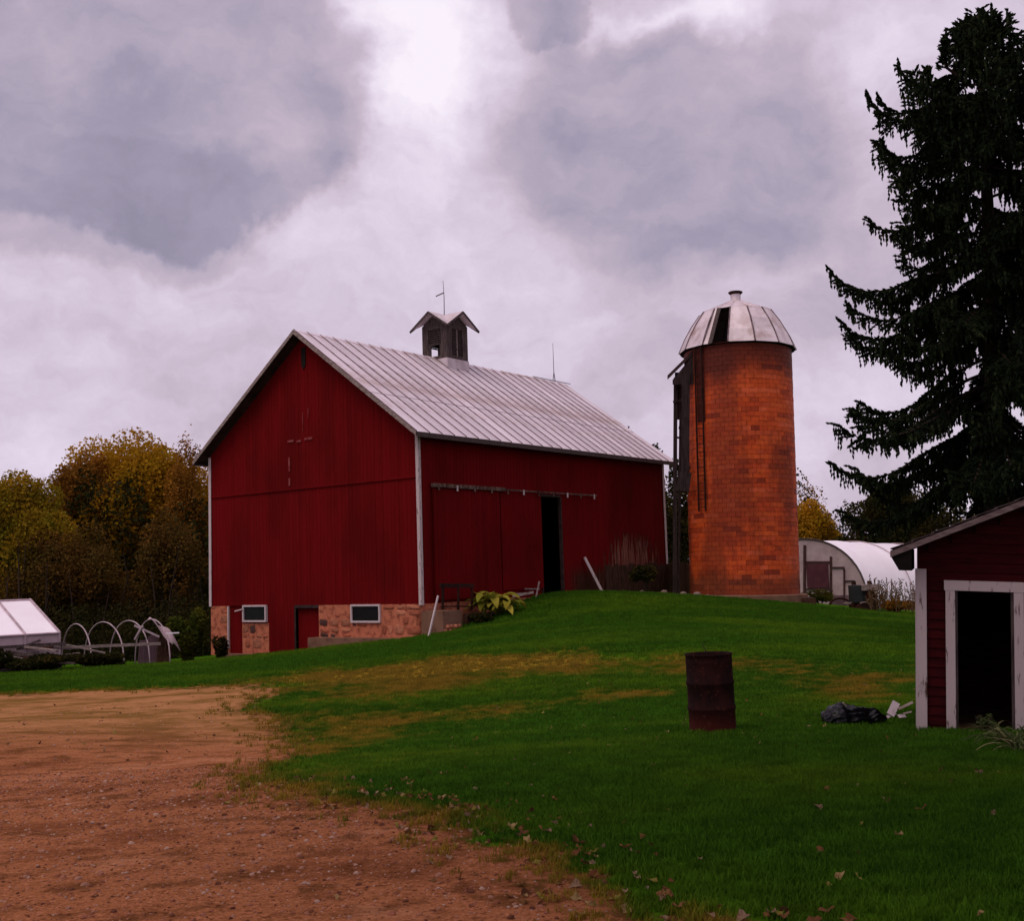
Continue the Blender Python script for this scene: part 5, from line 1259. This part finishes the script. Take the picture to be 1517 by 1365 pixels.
def scatter(name, P, Rz, Sc, meshes, label, cat, dry=None, flat=False, seed=0):
    "points carrying rotation and scale, instanced with geometry nodes"
    me = bpy.data.meshes.new(name); me.vertices.add(len(P)); me.vertices.foreach_set('co', np.asarray(P, np.float32).ravel())
    a = me.attributes.new('rot', 'FLOAT_VECTOR', 'POINT'); a.data.foreach_set('vector', np.asarray(Rz, np.float32).ravel())
    a = me.attributes.new('sc', 'FLOAT', 'POINT'); a.data.foreach_set('value', np.asarray(Sc, np.float32))
    if dry is not None: a = me.attributes.new('dry', 'FLOAT', 'POINT'); a.data.foreach_set('value', np.asarray(dry, np.float32))
    o = link(name, me, None, kind='stuff', label=label, category=cat)
    col = bpy.data.collections.new(name+'_pieces')
    for k, q in enumerate(meshes): oo = bpy.data.objects.new(q.name, q); col.objects.link(oo)
    ng = bpy.data.node_groups.new(name, 'GeometryNodeTree'); ng.interface.new_socket('Geometry', in_out='INPUT', socket_type='NodeSocketGeometry'); ng.interface.new_socket('Geometry', in_out='OUTPUT', socket_type='NodeSocketGeometry')
    N = ng.nodes; L = ng.links; gi = N.new('NodeGroupInput'); go = N.new('NodeGroupOutput'); mp_ = N.new('GeometryNodeMeshToPoints'); ip = N.new('GeometryNodeInstanceOnPoints'); ci = N.new('GeometryNodeCollectionInfo')
    ci.inputs['Collection'].default_value = col; ci.inputs['Separate Children'].default_value = True; ci.inputs['Reset Children'].default_value = True
    ar = N.new('GeometryNodeInputNamedAttribute'); ar.data_type = 'FLOAT_VECTOR'; ar.inputs[0].default_value = 'rot'
    as_ = N.new('GeometryNodeInputNamedAttribute'); as_.data_type = 'FLOAT'; as_.inputs[0].default_value = 'sc'
    L.new(gi.outputs[0], mp_.inputs[0]); L.new(mp_.outputs[0], ip.inputs['Points']); L.new(ci.outputs[0], ip.inputs['Instance']); ip.inputs['Pick Instance'].default_value = True
    er = N.new('FunctionNodeEulerToRotation'); L.new(ar.outputs['Attribute'], er.inputs[0]); L.new(er.outputs[0], ip.inputs['Rotation']); L.new(as_.outputs['Attribute'], ip.inputs['Scale']); L.new(ip.outputs[0], go.inputs[0])
    md = o.modifiers.new('instances', 'NODES'); md.node_group = ng; return o
def in_view(n, y0, y1, seed, pad=1.5):
    r = np.random.default_rng(seed); Y = (r.uniform(y0**2, y1**2, n))**.5 if y1 > y0 else None; X = r.uniform(-.5, .5, n)*(Y*.96+2*pad); return X, Y
X = []; Y = []
for n, y0, y1, sd_ in ((110000, 4, 13, 1), (85000, 13, 26, 2), (100000, 26, 50, 3)): a, b_ = in_view(n, y0, y1, sd_, 4.5); X.append(a); Y.append(b_)
X = np.concatenate(X); Y = np.concatenate(Y); r = np.random.default_rng(9)
dd, dr = masks(X, Y); keep = (dd+r.normal(0, .13, len(X)) < .36) | ((dd < .8) & (r.random(len(X)) < .02))
def inside(X, Y):
    a = (X-BX)*UA.x+(Y-BY)*UA.y; b = (X-BX)*UB.x+(Y-BY)*UB.y; ib = (a > -.7) & (b > -.1) & (a < BL) & (b < BW)
    a = (X-S0.x)*sx_.x+(Y-S0.y)*sx_.y; b = (X-S0.x)*sy_.x+(Y-S0.y)*sy_.y; ish = (a > 0) & (b > -.03) & (a < SW) & (b < SD)
    return ib | ish | (np.hypot(X-SX, Y-SY) < R+.3) | (np.hypot(X-dp.x, Y-dp.y) < .27)
keep &= ~inside(X, Y); X, Y, dr, dd = X[keep], Y[keep], dr[keep], dd[keep]; n = len(X); Z = hgt(X, Y)
rot = np.stack([r.normal(0, .12, n), r.normal(0, .12, n), r.uniform(0, 6.28, n)], -1)
sc = r.uniform(.7, 1.25, n)*np.interp(Y, [5, 13, 26, 48], [.85, 1.1, 1.4, 1.9])*np.where(dr > .5, .75, 1.)
scatter('grass', np.stack([X, Y, Z], -1), rot, sc, [tuft(k, 20, .055, M['blades'], .07) for k in range(6)], 'short green lawn grass with dry patches', 'grass', dry=np.maximum(dr, np.clip((dd-.15)*2.2, 0, 1)))
print('tufts', n)
# gravel
pm = []
for k in range(6):
    r_ = random.Random(k); mb = MB(); n_ = 6; vs = []
    for i in range(3):
        for j in range(n_): v = (-.9, 0.1, .95)[i]; u = 2*pi*j/n_; q = r_.uniform(.75, 1.15); vs.append((cos(v)*cos(u)*q*.012, cos(v)*sin(u)*q*.010, sin(v)*.007))
    fs = [(i*n_+j, i*n_+(j+1) % n_, (i+1)*n_+(j+1) % n_, (i+1)*n_+j) for i in range(2) for j in range(n_)]+[tuple(range(2*n_, 3*n_))]
    mb.add(vs, fs); pm.append(mb.mesh('pebble', plain('pebble_%s' % 'abcdef'[k], [(.30, .12, .075), (.22, .08, .04), (.32, .15, .10), (.12, .045, .025), (.28, .10, .06), (.40, .24, .18)][k], [(.22, .09, .06), (.16, .06, .035), (.28, .15, .11), (.10, .035, .024), (.2, .08, .05), (.3, .2, .17)][k], 40, .9)))
a, b_ = in_view(34000, 5, 13, 21); c, d_ = in_view(9000, 13, 24, 22); X = np.r_[a, c]; Y = np.r_[b_, d_]
dd, dr = masks(X, Y); r = np.random.default_rng(5); keep = dd+r.normal(0, .12, len(X)) > .55; X, Y = X[keep], Y[keep]; n = len(X)
scatter('gravel', np.stack([X, Y, hgt(X, Y)], -1), np.stack([r.normal(0, .3, n), r.normal(0, .3, n), r.uniform(0, 6.28, n)], -1), np.minimum(r.lognormal(-.5, .55, n), 2.4), pm, 'loose reddish-brown gravel of the yard', 'gravel')
# fallen leaves
lm = []
LC = [((.24, .12, .045), (.16, .075, .03)), ((.20, .085, .035), (.13, .05, .02)), ((.38, .26, .11), (.27, .17, .07)), ((.11, .045, .022), (.07, .03, .015)), ((.34, .22, .14), (.20, .12, .07)), ((.26, .22, .05), (.20, .15, .03))]
for k in range(6):
    r_ = random.Random(90+k); mb = MB(); n_ = 10; vs = [(0, 0, .004)]
    for j in range(n_):
        u = 2*pi*j/n_; q = .045*(1+.22*(1 if j % 2 else -1)*r_.uniform(.2, 1.))*r_.uniform(.75, 1.1)*(1.15 if abs(u-pi) < .4 else 1); vs.append((cos(u)*q, sin(u)*q*.8, .004+.045*r_.uniform(.3, 1)*(1+cos(u*2+k))*.5))
    mb.add(vs, [(0, j+1, (j+1) % n_+1) for j in range(n_)]); lm.append(mb.mesh('fallen_leaf', plain('fallen_leaf_%s' % 'abcdef'[k], *LC[k], 30, .75, trans=.2)))
X, Y = in_view(36000, 4.5, 26, 41, 3.5); dd, dr = masks(X, Y); r = np.random.default_rng(15)
pr_ = np.exp(-((dd-.48)/.20)**2)*(X > -3.0)*(Y < 11)*1.3*(.25+.75*(np.sin(X*2.1+Y)+np.sin(Y*3.3-X*1.7) > 0)) + .045*(dd < .4)*np.interp(Y, [5, 12, 20], [1., .8, .25])*(X > -1) + .012*(dd >= .4)
keep = (r.random(len(X)) < pr_) & ~inside(X, Y); X, Y = X[keep], Y[keep]; n = len(X)
scatter('fallen_leaves', np.stack([X, Y, hgt(X, Y)+np.where(masks(X, Y)[0] < .45, .035, .004)], -1), np.stack([r.normal(0, .45, n), r.normal(0, .45, n), r.uniform(0, 6.28, n)], -1), r.uniform(.3, .85, n)**1.0, lm, 'brown and yellow fallen leaves scattered on lawn and yard edge', 'fallen leaves')
print('leaves', n)
